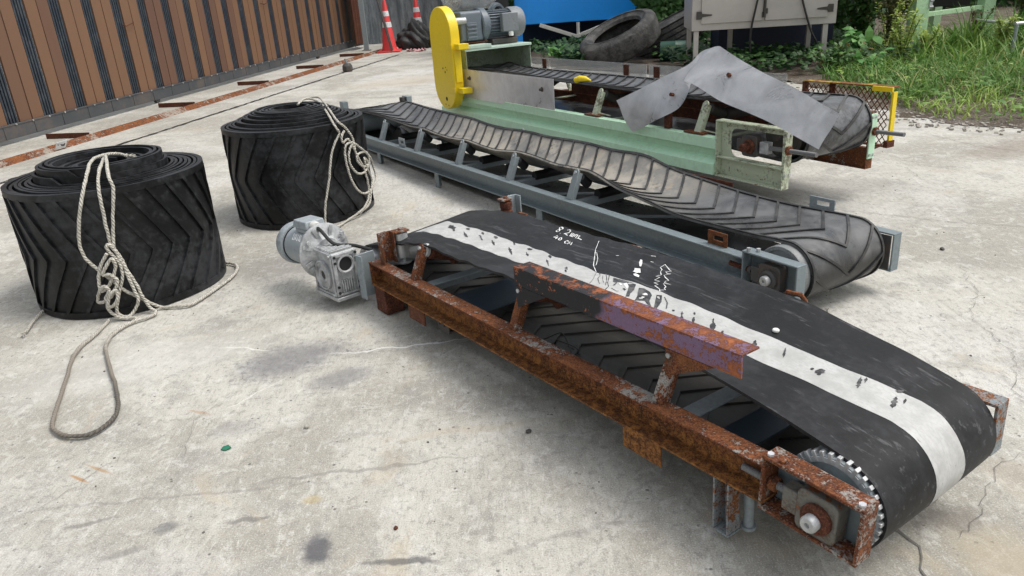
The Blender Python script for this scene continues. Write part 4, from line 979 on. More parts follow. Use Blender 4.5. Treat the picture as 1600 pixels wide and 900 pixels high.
MK_WP = [[[1.1089, 0.4645], [1.1183, 0.4628], [1.1366, 0.4448], [1.1513, 0.4241], [1.1446, 0.4245], [1.1216, 0.4445]], [[1.1403, 0.4065], [1.1601, 0.4119], [1.185, 0.3887], [1.1783, 0.3855], [1.1746, 0.3818], [1.1537, 0.3851], [1.1539, 0.3921]], [[1.17, 0.3706], [1.1744, 0.3783], [1.1955, 0.3723], [1.2044, 0.3612], [1.1851, 0.3621]], [[1.2768, 0.2958], [1.2815, 0.3024], [1.2936, 0.2924], [1.3052, 0.294], [1.3193, 0.2836], [1.3128, 0.2772], [1.2954, 0.2795]], [[1.1888, 0.2914], [1.19, 0.2978], [1.2129, 0.284], [1.209, 0.2801]], [[1.2041, 0.296], [1.2065, 0.3088], [1.231, 0.2913], [1.2386, 0.2785], [1.2168, 0.2878]], [[1.3145, 0.2645], [1.3225, 0.2676], [1.3255, 0.261], [1.3184, 0.2569]]]
MK_WL = [[[[1.2014, 0.4797], [1.2028, 0.4569], [1.2186, 0.4481], [1.2251, 0.434], [1.2437, 0.4186], [1.2347, 0.4034], [1.2515, 0.4032], [1.252, 0.381], [1.2726, 0.3816], [1.2654, 0.3651], [1.2849, 0.3619], [1.2825, 0.3502], [1.3126, 0.3394], [1.3248, 0.327]], 2.0], [[[1.2014, 0.4797], [1.2439, 0.4553], [1.2548, 0.4524], [1.2396, 0.4412], [1.2532, 0.4344], [1.2645, 0.4385], [1.2525, 0.4205], [1.2686, 0.4099], [1.2918, 0.4002], [1.2878, 0.3899], [1.2917, 0.3811], [1.3135, 0.3834], [1.2918, 0.3749], [1.3163, 0.3614], [1.3189, 0.3516], [1.3294, 0.3466], [1.3199, 0.3343]], 1.8], [[[0.8672, 0.5022], [0.9135, 0.4444], [0.9498, 0.4085], [1.0151, 0.3434], [1.0656, 0.311]], 1.6], [[[0.9356, 0.4291], [0.9799, 0.3942], [1.0188, 0.3521], [1.0151, 0.3434]], 1.2], [[[1.1218, 0.4987], [1.1366, 0.5056]], 1.5], [[[1.1497, 0.4681], [1.1597, 0.4707]], 1.5], [[[1.017, 0.4419], [1.0267, 0.4455]], 2.2]]
MK_DP = [[[1.1446, 0.3113], [1.1748, 0.3196], [1.237, 0.3176], [1.2583, 0.2876], [1.2711, 0.2605], [1.2887, 0.239], [1.2836, 0.2293], [1.2542, 0.2637], [1.2303, 0.2957], [1.194, 0.3017], [1.1787, 0.297], [1.1972, 0.2686], [1.1923, 0.2638], [1.1774, 0.2906], [1.166, 0.2897]], [[1.2585, 0.308], [1.2727, 0.3168], [1.3019, 0.3104], [1.3277, 0.2919], [1.3484, 0.2601], [1.3693, 0.2446], [1.394, 0.2253], [1.3641, 0.2391], [1.3393, 0.251], [1.3245, 0.2364], [1.319, 0.231], [1.3027, 0.2576]], [[1.3346, 0.3035], [1.3482, 0.312], [1.372, 0.2845], [1.3983, 0.2388], [1.3965, 0.228], [1.3719, 0.2565]], [[1.2289, 0.269], [1.2301, 0.2753], [1.2419, 0.2716], [1.2432, 0.2629]], [[1.4535, 0.2793], [1.4565, 0.2746], [1.4584, 0.2687], [1.4629, 0.2656], [1.4667, 0.2617], [1.4702, 0.2577], [1.4714, 0.2512], [1.4755, 0.2479], [1.4813, 0.2461], [1.4844, 0.2419], [1.4886, 0.2388], [1.4893, 0.2395], [1.4862, 0.2438], [1.4827, 0.2477], [1.4815, 0.2542], [1.4781, 0.2582], [1.4726, 0.2602], [1.4691, 0.2644], [1.4654, 0.2682], [1.4643, 0.2748], [1.4583, 0.2765], [1.4546, 0.2805]], [[1.4308, 0.2669], [1.4319, 0.2633], [1.4343, 0.2612], [1.4382, 0.2606], [1.4405, 0.2629], [1.4384, 0.2655], [1.4377, 0.2695], [1.4332, 0.2695]], [[1.4945, 0.2792], [1.4969, 0.2741], [1.4997, 0.2695], [1.5021, 0.2645], [1.5058, 0.2609], [1.5093, 0.257], [1.5131, 0.2535], [1.5168, 0.2501], [1.5198, 0.2459], [1.5244, 0.2434], [1.5251, 0.2441], [1.5228, 0.249], [1.5205, 0.2541], [1.5166, 0.2573], [1.5143, 0.2622], [1.5106, 0.2658], [1.5083, 0.271], [1.5032, 0.2732], [1.501, 0.2785], [1.4963, 0.281]], [[1.4776, 0.3023], [1.4791, 0.2968], [1.4825, 0.2934], [1.4866, 0.2908], [1.4889, 0.2931], [1.4862, 0.2974], [1.483, 0.301], [1.4786, 0.3033]], [[0.9485, 0.2826], [0.9547, 0.2771], [0.9611, 0.2716], [0.9679, 0.2668], [0.9756, 0.2628], [0.9819, 0.2576], [0.9846, 0.26], [0.9775, 0.2645], [0.972, 0.2704], [0.9654, 0.2755], [0.9582, 0.2801], [0.9506, 0.2844]], [[1.5355, 0.313], [1.5374, 0.3079], [1.5394, 0.3027], [1.5434, 0.2998], [1.5458, 0.2952], [1.5493, 0.2917], [1.5523, 0.2879], [1.5523, 0.2808], [1.5544, 0.2763], [1.557, 0.2721], [1.5604, 0.2689], [1.5633, 0.2651], [1.5676, 0.2628], [1.5702, 0.2588], [1.5735, 0.2556], [1.5786, 0.2543], [1.5808, 0.25], [1.5838, 0.2465], [1.5878, 0.244], [1.588, 0.2443], [1.5866, 0.2495], [1.5851, 0.2546], [1.5811, 0.2571], [1.579, 0.2615], [1.5772, 0.2664], [1.5756, 0.2715], [1.5736, 0.2762], [1.5702, 0.2794], [1.5688, 0.2847], [1.5641, 0.2865], [1.5612, 0.2905], [1.5564, 0.2924], [1.5525, 0.2951], [1.5488, 0.2982], [1.5453, 0.3019], [1.5429, 0.3065], [1.54, 0.3107], [1.5364, 0.3141]], [[1.5949, 0.2764], [1.5963, 0.2712], [1.5987, 0.2669], [1.6027, 0.2647], [1.6009, 0.256], [1.6048, 0.2536], [1.6099, 0.2526], [1.6109, 0.247], [1.6161, 0.2461], [1.6186, 0.2423], [1.6213, 0.2451], [1.6192, 0.2494], [1.6185, 0.2552], [1.6149, 0.258], [1.6125, 0.262], [1.6113, 0.2672], [1.6063, 0.2687], [1.6028, 0.2714], [1.6005, 0.2757], [1.5974, 0.2792]], [[1.6568, 0.2759], [1.6598, 0.2725], [1.6605, 0.2667], [1.6633, 0.2632], [1.6646, 0.2581], [1.668, 0.2551], [1.6701, 0.251], [1.6741, 0.2489], [1.6759, 0.2506], [1.675, 0.2563], [1.6718, 0.2593], [1.6717, 0.2657], [1.6666, 0.2667], [1.6655, 0.2722], [1.6613, 0.2742], [1.6573, 0.2765]], [[1.6819, 0.2981], [1.6826, 0.2924], [1.6839, 0.2873], [1.6874, 0.2848], [1.6872, 0.2784], [1.6903, 0.2758], [1.6927, 0.2723], [1.6974, 0.2716], [1.7005, 0.2689], [1.702, 0.2708], [1.6991, 0.2736], [1.6996, 0.2803], [1.6982, 0.2849], [1.6956, 0.288], [1.6914, 0.2894], [1.6896, 0.2937], [1.6865, 0.2965], [1.6833, 0.2996]], [[1.7521, 0.3249], [1.7544, 0.3212], [1.7551, 0.3157], [1.7583, 0.3132], [1.7588, 0.3075], [1.7619, 0.305], [1.7633, 0.3002], [1.7651, 0.2962], [1.7672, 0.2926], [1.7696, 0.2893], [1.7731, 0.2871], [1.7751, 0.2835], [1.7774, 0.2801], [1.7776, 0.2804], [1.7766, 0.2853], [1.7746, 0.289], [1.7737, 0.294], [1.7713, 0.2973], [1.7697, 0.3016], [1.7668, 0.3044], [1.7643, 0.3077], [1.7632, 0.3125], [1.76, 0.3151], [1.758, 0.3191], [1.7554, 0.3223], [1.7528, 0.3256]], [[1.8612, 0.3047], [1.861, 0.2991], [1.8592, 0.2916], [1.8595, 0.2865], [1.8633, 0.2855], [1.8632, 0.2801], [1.8702, 0.2832], [1.8706, 0.2785], [1.8754, 0.2792], [1.8767, 0.281], [1.8769, 0.2863], [1.8741, 0.2881], [1.8793, 0.2998], [1.8745, 0.299], [1.875, 0.3049], [1.8738, 0.3088], [1.8672, 0.3064], [1.8643, 0.3084]], [[1.847, 0.2941], [1.8467, 0.2889], [1.8481, 0.2857], [1.8522, 0.2856], [1.8538, 0.2875], [1.8537, 0.2922], [1.8523, 0.2956], [1.8492, 0.2968]], [[1.9361, 0.3521], [1.9374, 0.3485], [1.9385, 0.3445], [1.9387, 0.3397], [1.9396, 0.3357], [1.941, 0.3323], [1.942, 0.3286], [1.9435, 0.3252], [1.944, 0.3208], [1.9477, 0.3204], [1.9486, 0.3165], [1.9479, 0.3109], [1.9523, 0.312], [1.9528, 0.3081], [1.9552, 0.3064], [1.9565, 0.3034], [1.9567, 0.3037], [1.9559, 0.3074], [1.956, 0.3123], [1.9543, 0.3147], [1.9552, 0.3208], [1.9522, 0.3216], [1.9515, 0.3253], [1.951, 0.3295], [1.9492, 0.3323], [1.9471, 0.3349], [1.9469, 0.3397], [1.9456, 0.3432], [1.9425, 0.3444], [1.9395, 0.3458], [1.9387, 0.3501], [1.9365, 0.3526]], [[1.945, 0.358], [1.9467, 0.355], [1.9461, 0.3489], [1.9476, 0.3458], [1.9498, 0.3436], [1.9519, 0.3414], [1.9536, 0.339], [1.9545, 0.3354], [1.9556, 0.3367], [1.9545, 0.3401], [1.9537, 0.3439], [1.9532, 0.3481], [1.9523, 0.352], [1.9511, 0.3553], [1.9483, 0.357], [1.946, 0.3593]], [[2.0207, 0.3525], [2.0203, 0.3474], [2.0221, 0.3454], [2.0205, 0.3386], [2.0242, 0.339], [2.0236, 0.3337], [2.0233, 0.3287], [2.0243, 0.3254], [2.0264, 0.3238], [2.0291, 0.323], [2.0287, 0.3179], [2.0288, 0.3136], [2.0312, 0.3124], [2.0337, 0.3113], [2.0362, 0.3102], [2.0373, 0.3073], [2.0377, 0.3079], [2.0372, 0.3117], [2.0371, 0.3159], [2.0382, 0.3218], [2.037, 0.3247], [2.0363, 0.3281], [2.034, 0.3296], [2.0333, 0.3332], [2.0335, 0.3378], [2.032, 0.3404], [2.0286, 0.3403], [2.0279, 0.344], [2.0277, 0.3482], [2.0255, 0.35], [2.0233, 0.3515], [2.0216, 0.3538]], [[2.036, 0.3653], [2.0364, 0.3613], [2.0371, 0.3576], [2.0371, 0.3528], [2.0389, 0.3509], [2.0403, 0.3481], [2.042, 0.3458], [2.0436, 0.3433], [2.0442, 0.3441], [2.0439, 0.3483], [2.0431, 0.3519], [2.0423, 0.3554], [2.0417, 0.3591], [2.0402, 0.3617], [2.0384, 0.3639], [2.0362, 0.3656]], [[2.0621, 0.3563], [2.0628, 0.3521], [2.0641, 0.3482], [2.065, 0.3442], [2.0656, 0.3398], [2.0654, 0.3347], [2.0662, 0.3304], [2.0678, 0.3273], [2.0692, 0.3238], [2.0701, 0.3197], [2.0734, 0.3183], [2.0726, 0.3126], [2.076, 0.3113], [2.0777, 0.3083], [2.0789, 0.3047], [2.0794, 0.3053], [2.0784, 0.309], [2.0778, 0.3132], [2.0779, 0.3181], [2.0755, 0.3206], [2.077, 0.327], [2.0747, 0.3296], [2.0742, 0.3339], [2.0733, 0.3381], [2.0718, 0.3414], [2.0696, 0.3441], [2.0671, 0.3465], [2.0654, 0.3497], [2.0644, 0.3537], [2.0628, 0.3571]], [[2.0104, 0.3778], [2.0082, 0.3693], [2.0126, 0.3695], [2.0152, 0.3676], [2.0217, 0.3764], [2.0192, 0.3784], [2.0208, 0.3863], [2.0182, 0.3883]], [[-0.0012, 0.314], [0.0395, 0.3023], [0.0707, 0.2911], [0.0821, 0.28], [0.0985, 0.2743], [0.1226, 0.274], [0.1391, 0.2687], [0.1476, 0.2744], [0.1357, 0.2828], [0.1192, 0.2881], [0.1076, 0.297], [0.086, 0.2993], [0.0512, 0.3049], [0.0183, 0.3177]], [[0.0396, 0.3417], [0.0519, 0.3322], [0.0735, 0.3259], [0.0875, 0.3229], [0.0926, 0.3262], [0.0841, 0.3311], [0.0735, 0.3376], [0.0471, 0.3433]], [[0.1689, 0.3052], [0.1819, 0.2971], [0.1905, 0.2863], [0.2046, 0.2815], [0.2109, 0.2711], [0.2344, 0.2749], [0.2493, 0.2718], [0.259, 0.2645], [0.2721, 0.2601], [0.279, 0.2659], [0.267, 0.2712], [0.2554, 0.2768], [0.2453, 0.2839], [0.2393, 0.2945], [0.2194, 0.2937], [0.2103, 0.302], [0.1893, 0.3021], [0.1709, 0.3065]], [[0.2803, 0.3171], [0.289, 0.3083], [0.303, 0.3041], [0.3191, 0.3017], [0.3228, 0.3048], [0.3125, 0.312], [0.3039, 0.3206], [0.2861, 0.3219]], [[0.3201, 0.2785], [0.3313, 0.2725], [0.3412, 0.2658], [0.3513, 0.2593], [0.3644, 0.2554], [0.3731, 0.2496], [0.3858, 0.2479], [0.3966, 0.2445], [0.3993, 0.2471], [0.3916, 0.2535], [0.3827, 0.2589], [0.3714, 0.2621], [0.3626, 0.2688], [0.3489, 0.2721], [0.3344, 0.2752], [0.3216, 0.2798]], [[0.3801, 0.3253], [0.3883, 0.3166], [0.4014, 0.3126], [0.4147, 0.3088], [0.4163, 0.3104], [0.4071, 0.318], [0.3973, 0.3252], [0.3827, 0.3279]], [[0.4059, 0.2973], [0.4117, 0.2885], [0.425, 0.2872], [0.4327, 0.2804], [0.4436, 0.277], [0.4524, 0.2715], [0.4641, 0.269], [0.4668, 0.2716], [0.4584, 0.2774], [0.4466, 0.2799], [0.4389, 0.2865], [0.4276, 0.2898], [0.4196, 0.2962], [0.4069, 0.2982]], [[0.4647, 0.3278], [0.4693, 0.3203], [0.479, 0.3177], [0.4871, 0.3135], [0.4934, 0.3196], [0.4891, 0.3274], [0.4804, 0.331], [0.4692, 0.3323]], [[0.4929, 0.2953], [0.4998, 0.2886], [0.5108, 0.2859], [0.516, 0.2777], [0.5266, 0.2747], [0.5345, 0.2693], [0.5448, 0.2661], [0.556, 0.2641], [0.5567, 0.2648], [0.5496, 0.2709], [0.5413, 0.2758], [0.5321, 0.2801], [0.5255, 0.2868], [0.5129, 0.2878], [0.5053, 0.2938], [0.4948, 0.2971]], [[0.5766, 0.3337], [0.5859, 0.3292], [0.5944, 0.3242], [0.602, 0.3178], [0.6075, 0.3227], [0.5991, 0.3287], [0.5904, 0.3336], [0.5799, 0.3368]], [[0.6084, 0.2912], [0.6164, 0.2855], [0.6245, 0.2799], [0.6338, 0.2755], [0.639, 0.2676], [0.6498, 0.2646], [0.657, 0.2586], [0.6667, 0.2549], [0.6767, 0.2513], [0.6846, 0.2462], [0.695, 0.2433], [0.6958, 0.244], [0.6893, 0.2503], [0.6805, 0.2548], [0.6732, 0.2605], [0.6652, 0.2657], [0.6556, 0.2698], [0.6494, 0.2768], [0.6379, 0.2791], [0.6289, 0.2838], [0.6198, 0.2885], [0.6095, 0.2923]], [[0.6855, 0.3272], [0.6856, 0.3179], [0.6937, 0.3155], [0.702, 0.3134], [0.7099, 0.3204], [0.7051, 0.3255], [0.7024, 0.3325], [0.6876, 0.3291]], [[0.7099, 0.2954], [0.7189, 0.2903], [0.7268, 0.2844], [0.732, 0.2764], [0.7435, 0.2738], [0.7511, 0.2679], [0.7625, 0.2655], [0.7631, 0.2661], [0.757, 0.2731], [0.7478, 0.2777], [0.7415, 0.2848], [0.7295, 0.2868], [0.7207, 0.292], [0.7116, 0.2969]], [[0.8069, 0.3254], [0.811, 0.3148], [0.8227, 0.3108], [0.834, 0.3063], [0.8358, 0.3078], [0.8296, 0.3168], [0.8211, 0.3237], [0.8081, 0.3265]], [[0.8317, 0.2912], [0.8393, 0.286], [0.8456, 0.2799], [0.8527, 0.2744], [0.8595, 0.2687], [0.8677, 0.2644], [0.8762, 0.2605], [0.8836, 0.2556], [0.892, 0.2517], [0.9, 0.2474], [0.9012, 0.2485], [0.8935, 0.253], [0.8869, 0.2585], [0.8803, 0.2641], [0.8726, 0.2688], [0.8658, 0.2743], [0.8583, 0.2793], [0.8502, 0.2838], [0.8405, 0.2871], [0.8322, 0.2916]], [[0.9566, 0.2737], [0.9596, 0.2666], [0.9677, 0.2638], [0.9748, 0.2603], [0.9785, 0.2636], [0.9735, 0.2689], [0.968, 0.2739], [0.9604, 0.2771]], [[0.9756, 0.2561], [0.98, 0.2504], [0.9858, 0.246], [0.9934, 0.2431], [0.9957, 0.2452], [0.9909, 0.2504], [0.9849, 0.2548], [0.9769, 0.2574]], [[2.1007, 0.3775], [2.1117, 0.3739], [2.1367, 0.3537], [2.1642, 0.3058], [2.1554, 0.3062], [2.1359, 0.3362], [2.1199, 0.3505]]]
MK_DL = [[[[1.0687, 0.3083], [1.1088, 0.2598], [1.1343, 0.2143]], 1.4], [[[1.0759, 0.3154], [1.1037, 0.2927], [1.116, 0.2723], [1.1505, 0.2482]], 2.0], [[[1.1098, 0.2988], [1.1318, 0.2772], [1.1517, 0.265]], 1.2], [[[1.1052, 0.3163], [1.1356, 0.2916], [1.1767, 0.2482]], 2.0], [[[1.1244, 0.3132], [1.1596, 0.2729], [1.1916, 0.2477], [1.2059, 0.2165]], 2.2], [[[1.2055, 0.2462], [1.2229, 0.2431]], 1.6], [[[1.1748, 0.3196], [1.2258, 0.317]], 1.5], [[[1.3598, 0.3094], [1.3876, 0.2915], [1.4159, 0.2574]], 3.0], [[[1.2147, 0.2451], [1.233, 0.243], [1.2342, 0.2492]], 1.5]]
def poly(bm, P, h):
    Q = [P[0]]
    for p in P[1:] + P[:1]:
        if math.hypot(p[0] - Q[-1][0], p[1] - Q[-1][1]) > .0015: Q.append(p)
    if len(Q) > 3 and math.hypot(Q[0][0] - Q[-1][0], Q[0][1] - Q[-1][1]) < .0015: Q.pop()
    if len(Q) < 3 or any(p[0] < .06 for p in Q): return
    f = bm.faces.new([bm.verts.new(bt1.at(*st(*p), h)) for p in Q]); bmesh.ops.triangulate(bm, faces=[f])
PXM = .00088   # width of one photo pixel on the belt here, metres
bm = B()
for P in MK_DP: poly(bm, P, .0013)
for P, w in MK_DL: brush(bm, P, w * PXM * 1.3, .0014, lambda t: .45 + .7 * abs(math.sin(t * 13 + w)))
fin(bm, "dark_marks", M_mark, belt1, 0)
bm = B(); H = .0017
for P in MK_WP: poly(bm, P, H)
for P, w in MK_WL: brush(bm, P, w * PXM * 1.8, H, lambda t: .5 + .55 * abs(math.sin(t * 17 + w * 3)))
fin(bm, "white_smears", M_white, belt1, 0)
bm = B()
def write(strokes, u0, v0, du, dv, w=.0042):
    for s_ in strokes: brush(bm, [(u0 + a * du + b * dv[0] * .7, v0 - .012 - a * .004 + b * dv[1] * .62) for a, b in s_], w, H)
LH = (-.028, .060)   # direction of letter height on the belt (handwriting slants)
E8 = [[(.62, .85), (.35, 1), (.1, .82), (.3, .55), (.5, .3), (.3, 0), (.02, .12), (.12, .38), (.5, .55), (.72, .8), (.62, .95), (.4, 1)]]
DOT = [[(0, 0), (.06, .06)]]
E2 = [[(.05, .72), (.28, 1), (.58, .85), (.5, .5), (.15, .12), (.0, .0), (.3, .06), (.62, .0)]]
# Thai word for metre, written by hand
ME = [[(.0, .1), (.12, .0), (.1, .3), (.05, .95)], [(.30, .9), (.42, .98), (.42, .1), (.34, .0), (.30, .12), (.5, .1), (.75, .05), (.75, .95)]]
TO = [[(.05, .2), (.2, .3), (.08, .85), (.28, 1), (.4, .8), (.58, 1), (.7, .85), (.7, .0)]]
RO = [[(.05, .8), (.3, 1), (.5, .85), (.2, .6), (.45, .5), (.45, .1), (.33, .0), (.28, .15), (.7, .2), (1.1, .22), (1.7, .25)]]
write(E8, .640, .500, .040, LH); write(DOT, .676, .492, .03, LH); write(E2, .690, .500, .036, LH)
write(ME, .722, .499, .026, (-.018, .040)); write(TO, .746, .496, .024, (-.016, .038)); write(RO, .768, .493, .020, (-.014, .034))
N4 = [[(.4, 1), (.0, .3), (.7, .35)], [(.55, .75), (.48, .0)]]; N0 = [[(.3, 1), (.05, .6), (.15, .05), (.4, .1), (.5, .6), (.3, 1)]]
NC = [[(.6, .85), (.3, 1), (.05, .5), (.25, .02), (.55, .15)]]; NM = [[(.0, .0), (.1, .95), (.35, .3), (.6, 1), (.75, .0)]]
write(N4, .684, .452, .036, (-.022, .042)); write(N0, .714, .450, .032, (-.018, .036)); write(NC, .752, .446, .032, (-.018, .036)); write(NM, .776, .444, .030, (-.018, .036))
fin(bm, "handwriting", M_white, belt1, 0)
# bottle cap on the belt
bm = B(); lathe(bm, [(0, .006), (.007, .006), (.009, .004), (.009, 0), (0, 0)], ax(T1 @ bt1.at(*st(1.69, .37), .0012), (0, 0, 1)), 20)
tag(fin(bm, "bottle_cap", M_white), "small white plastic cap on the black belt right of the white stripe", "cap")
# wire tangle lying on the lower belt run
P = [V((.95 + .09 * math.cos(a * 1.0) + .02 * math.sin(a * 3), .20 + .06 * math.sin(a) + .02 * math.cos(a * 2.3), .075 + .02 * math.sin(a * 1.7))) for a in np.linspace(0, 14, 60)]
bm = B(); tube(bm, [T1 @ p for p in P], .0022, 5); tag(fin(bm, "wire", M_cablebl), "thin black wire tangle lying on the lower belt inside the rusty conveyor", "wire")
# gear motor at the tail
gm = bpy.data.objects.new("gear_motor", None); COL.objects.link(gm); gm.parent = c1; gm.matrix_local = Matrix.Translation((-.1, -.01, .155)) @ Matrix.Rotation(math.radians(6), 4, 'Z')
# local: x along -u is negative, gearbox spans x -.18..0, y -.112..0, z -.095..+.095
bm = B(); prism(bm, rrect(-.175, 0, -.09, .098, .008, 3), UZ, -.110, -.0)
gb = fin(bm, "gearbox", M_alu, gm, bevel=.003)
bm = B()
for y0, y1 in ((-.112, -.098), (-.016, .002)):
    box(bm, .0005, .010, y0, y1, -.088, .096)
box(bm, .0005, .010, -.097, -.017, .080, .094); box(bm, .0005, .008, -.097, -.017, -.088, -.078)
for k in range(6): box(bm, .0005, .010, -.085 + k * .0105, -.080 + k * .0105, -.076, -.022)
box(bm, -.172, -.003, -.116, -.1105, .086, .097); box(bm, -.172, -.003, -.116, -.1105, -.090, -.080); box(bm, -.175, -.163, -.116, -.1105, -.0795, .0855); box(bm, -.014, -.002, -.116, -.1105, -.0795, .0855)
for k in range(9): box(bm, -.165 + k * .018, -.158 + k * .018, -.108, -.004, .0985, .107)
fin(bm, "cooling_ribs", M_alu, gb, bevel=.0015)
bm = B(); box(bm, .001, .0035, -.078, -.034, -.02, .008); fin(bm, "name_plate", M_bright, gb)
bm = B(); lathe(bm, [(.030, 0), (.040, 0), (.040, .012), (.034, .013), (.030, .008), (.030, 0)], ax((.0005, -.055, .045), (1, 0, 0)), 28); fin(bm, "port_ring", M_alu, gb)
bm = B(); lathe(bm, [(0, .004), (.030, .004), (.030, 0), (0, 0)], ax((.0005, -.055, .045), (1, 0, 0)), 24); fin(bm, "port_cover", M_black, gb)
bm = B(); lathe(bm, [(.018, -.004), (.022, .008), (.030, .010), (.036, .004), (.055, .004), (.058, .010), (.064, .010), (.064, 0), (.018, 0)], ax((-.09, -.111, -.008), (0, -1, 0)), 32); fin(bm, "output_hub", M_alu, gb)
bm = B(); lathe(bm, [(0, .003), (.018, .003), (.018, 0), (0, 0)], ax((-.09, -.111, -.008), (0, -1, 0)), 24); fin(bm, "shaft_end", M_black, gb)
bolts(gb, [((x, -.116, z), (0, -1, 0), .007, .006) for x in (-.165, -.012) for z in (-.082, .088)], M_bright)
bolts(gb, [((.0105, y, z), (1, 0, 0), .006, .006) for y in (-.105, -.007) for z in (-.07, -.045, .06, .085)], M_black)
bm = B(); box(bm, -.19, .012, -.118, .05, -.108, -.0925); fin(bm, "base_plate", M_bright, gm, bevel=.002)
bm = B(); box(bm, .052, .060, -.03, .055, -.105, .085); box(bm, .0605, .10, -.03, -.024, -.105, .085); fin(bm, "mount_plate", M_bluelight, gm, bevel=.0015)
bm = B(); cyl(bm, (-.09, .0, .0), (-.09, .10, .0), .035, 20); fin(bm, "shaft_collar", M_rustbrown, gm)
mo = bpy.data.objects.new("motor", None); COL.objects.link(mo); mo.parent = gm; mo.matrix_local = Matrix.Translation((-.160, -.052, .068)) @ Matrix.Rotation(math.radians(4), 4, 'Z')
AX = ax((0, 0, 0), (-1, 0, 0))
bm = B(); lathe(bm, [(0, -.02), (.06, -.02), (.08, .0), (.116, .006), (.121, .009), (.121, .018), (.116, .020), (.09, .022), (.08, .03), (0, .03)], AX, 48); fl = fin(bm, "flange", M_alu, mo)
bm = B()
for a in (35, 145, 215, 325): bolt(bm, (.006 - .0, .102 * math.cos(math.radians(a)), .102 * math.sin(math.radians(a))), (1, 0, 0), .010, .012)
for a in range(8): bar(bm, (.012, .04 * math.cos(a * .785 + .39), .04 * math.sin(a * .785 + .39)), (.002, .114 * math.cos(a * .785 + .39), .114 * math.sin(a * .785 + .39)), .006, .018)
fin(bm, "flange_bolts", M_alu, fl, bevel=.001)
bm = B(); lathe(bm, [(0, .028), (.078, .028), (.083, .034), (.083, .205), (.078, .21), (0, .21)], AX, 48); fin(bm, "motor_body", M_motor, mo)
bm = B(); lathe(bm, [(.0, .213), (.092, .213), (.094, .216), (.096, .25), (.091, .264), (.07, .272), (0, .274)], AX, 40); fin(bm, "fan_cover", M_motor, mo)
bm = B(); lathe(bm, [(.07, .2095), (.085, .2095), (.085, .2135), (.07, .2135)], AX, 40); fin(bm, "seal_ring", M_black, mo)
bm = B(); box(bm, -.145, -.055, -.045, .045, .076, .096); box(bm, -.160, -.045, -.050, .050, .0965, .130)
for v in bm.verts:
    if v.co.z > .11: v.co.x = -.105 + (v.co.x + .105) * .88; v.co.y *= .88
tb = fin(bm, "terminal_box", M_motor, mo, bevel=.004)
bm = B(); lathe(bm, [(.012, 0), (.022, 0), (.022, .02), (.018, .03), (.012, .03), (.012, 0)], ax((-.046, -.01, .108), (1, -.1, 0)), 22); fin(bm, "cable_gland", M_whitep, tb)
bm = B(); tube(bm, catmull([(-.03, -.012, .108), (.02, -.018, .098), (.08, .0, .045), (.13, .06, .03), (.20, .10, .01)], 6), .0075, 8); fin(bm, "cable", M_cablebl, tb)
bm = B()
for k, (a, b) in enumerate(((0, .03), (.012, .03), (.022, .026), (.036, .03), (.05, .028), (.06, .03))):
    ang_ = .95; bar(bm, (-.155 + a, -.0835 * math.cos(ang_), .0835 * math.sin(ang_)), (-.150 + a + .004, -.0838 * math.cos(ang_ - b * 12), .0838 * math.sin(ang_ - b * 12)), .0035, .0012)
fin(bm, "chalk_mark", M_white, mo)

# ---- grey conveyor in the middle -------------------------------------------------
T2 = frameM(-1.1018, 5.98, -1.0375, .0127); W2 = .6077
c2 = thing("belt_conveyor", "middle belt conveyor with a blue grey frame and long dusty chevron belt", "conveyor", T2, "belt conveyors laid on the yard")
ZT2, ZB2, UE = .1765, .080, 3.885
for nr in (True, False):
    bm = B(); channel(bm, -.62, UE, W2, nr, ZB2, ZT2, .052); fin(bm, "side_beam", M_blue, c2, bevel=.0015)
for u in (.3, 1.28, 2.49, 3.3):
    for nr in (True, False):
        bm = B(); y = .006 if nr else W2 - .05; gz = -.0127 * u + .001
        box(bm, u - .028, u + .028, y, y + .006, gz, ZB2 - .001); box(bm, u - .028, u - .022, y + .006, y + .044, gz, ZB2 - .001); fin(bm, "support_leg", M_blue, c2, bevel=.001)
IU = (.32, .94, 1.547, 2.155, 2.736)
for i, u in enumerate(IU):
    for nr in (True, False):
        idler(c2, u, W2, nr, ZT2 + .0005, .318, M_bluelight, M_black, lean=.052, w=.042, dz=-.13, rr=.024, rl=.065)
    bm = B(); cyl(bm, (u + .01, .2, .172), (u + .01, W2 - .2, .172), .026, 18); fin(bm, "roller", M_black, c2)
    bm = B(); box(bm, u - .02, u + .02, .0535, W2 - .0535, .155, .160); box(bm, u + .015, u + .02, .0535, W2 - .0535, .120, .1547); fin(bm, "cross_member", M_bluelight, c2, bevel=.001)
for a, b in zip((-.3,) + IU, IU + (3.35,)):
    bm = B(); box(bm, a + .03, b - .03, W2 - .058, W2 - .054, ZT2 + .001, .262); fin(bm, "shade_sheet", M_rustbrown, c2)  # dark sheets added to stand in for the shade beyond the belt
for a, b in zip(IU, IU[1:] + (3.4,)):
    bm = B(); bar(bm, (a + .05, .06, .10), (b - .05, W2 - .06, .10), .035, .005); fin(bm, "diagonal_brace", M_bluelight, c2)
def lug(parent, u, v, z, mat, w=.1, h=.062, rotx=0):
    bm = B(); t = .006
    box(bm, u - w / 2, u + w / 2, v, v + t, z, z + h * .34); box(bm, u - w / 2, u + w / 2, v, v + t, z + h * .72, z + h); box(bm, u - w / 2, u - w * .2, v, v + t, z + h * .34, z + h * .72); box(bm, u + w * .3, u + w / 2, v, v + t, z + h * .34, z + h * .72)
    bmesh.ops.remove_doubles(bm, verts=bm.verts[:], dist=.0001); return fin(bm, "lifting_lug", mat, parent, recalc=True, bevel=.001)
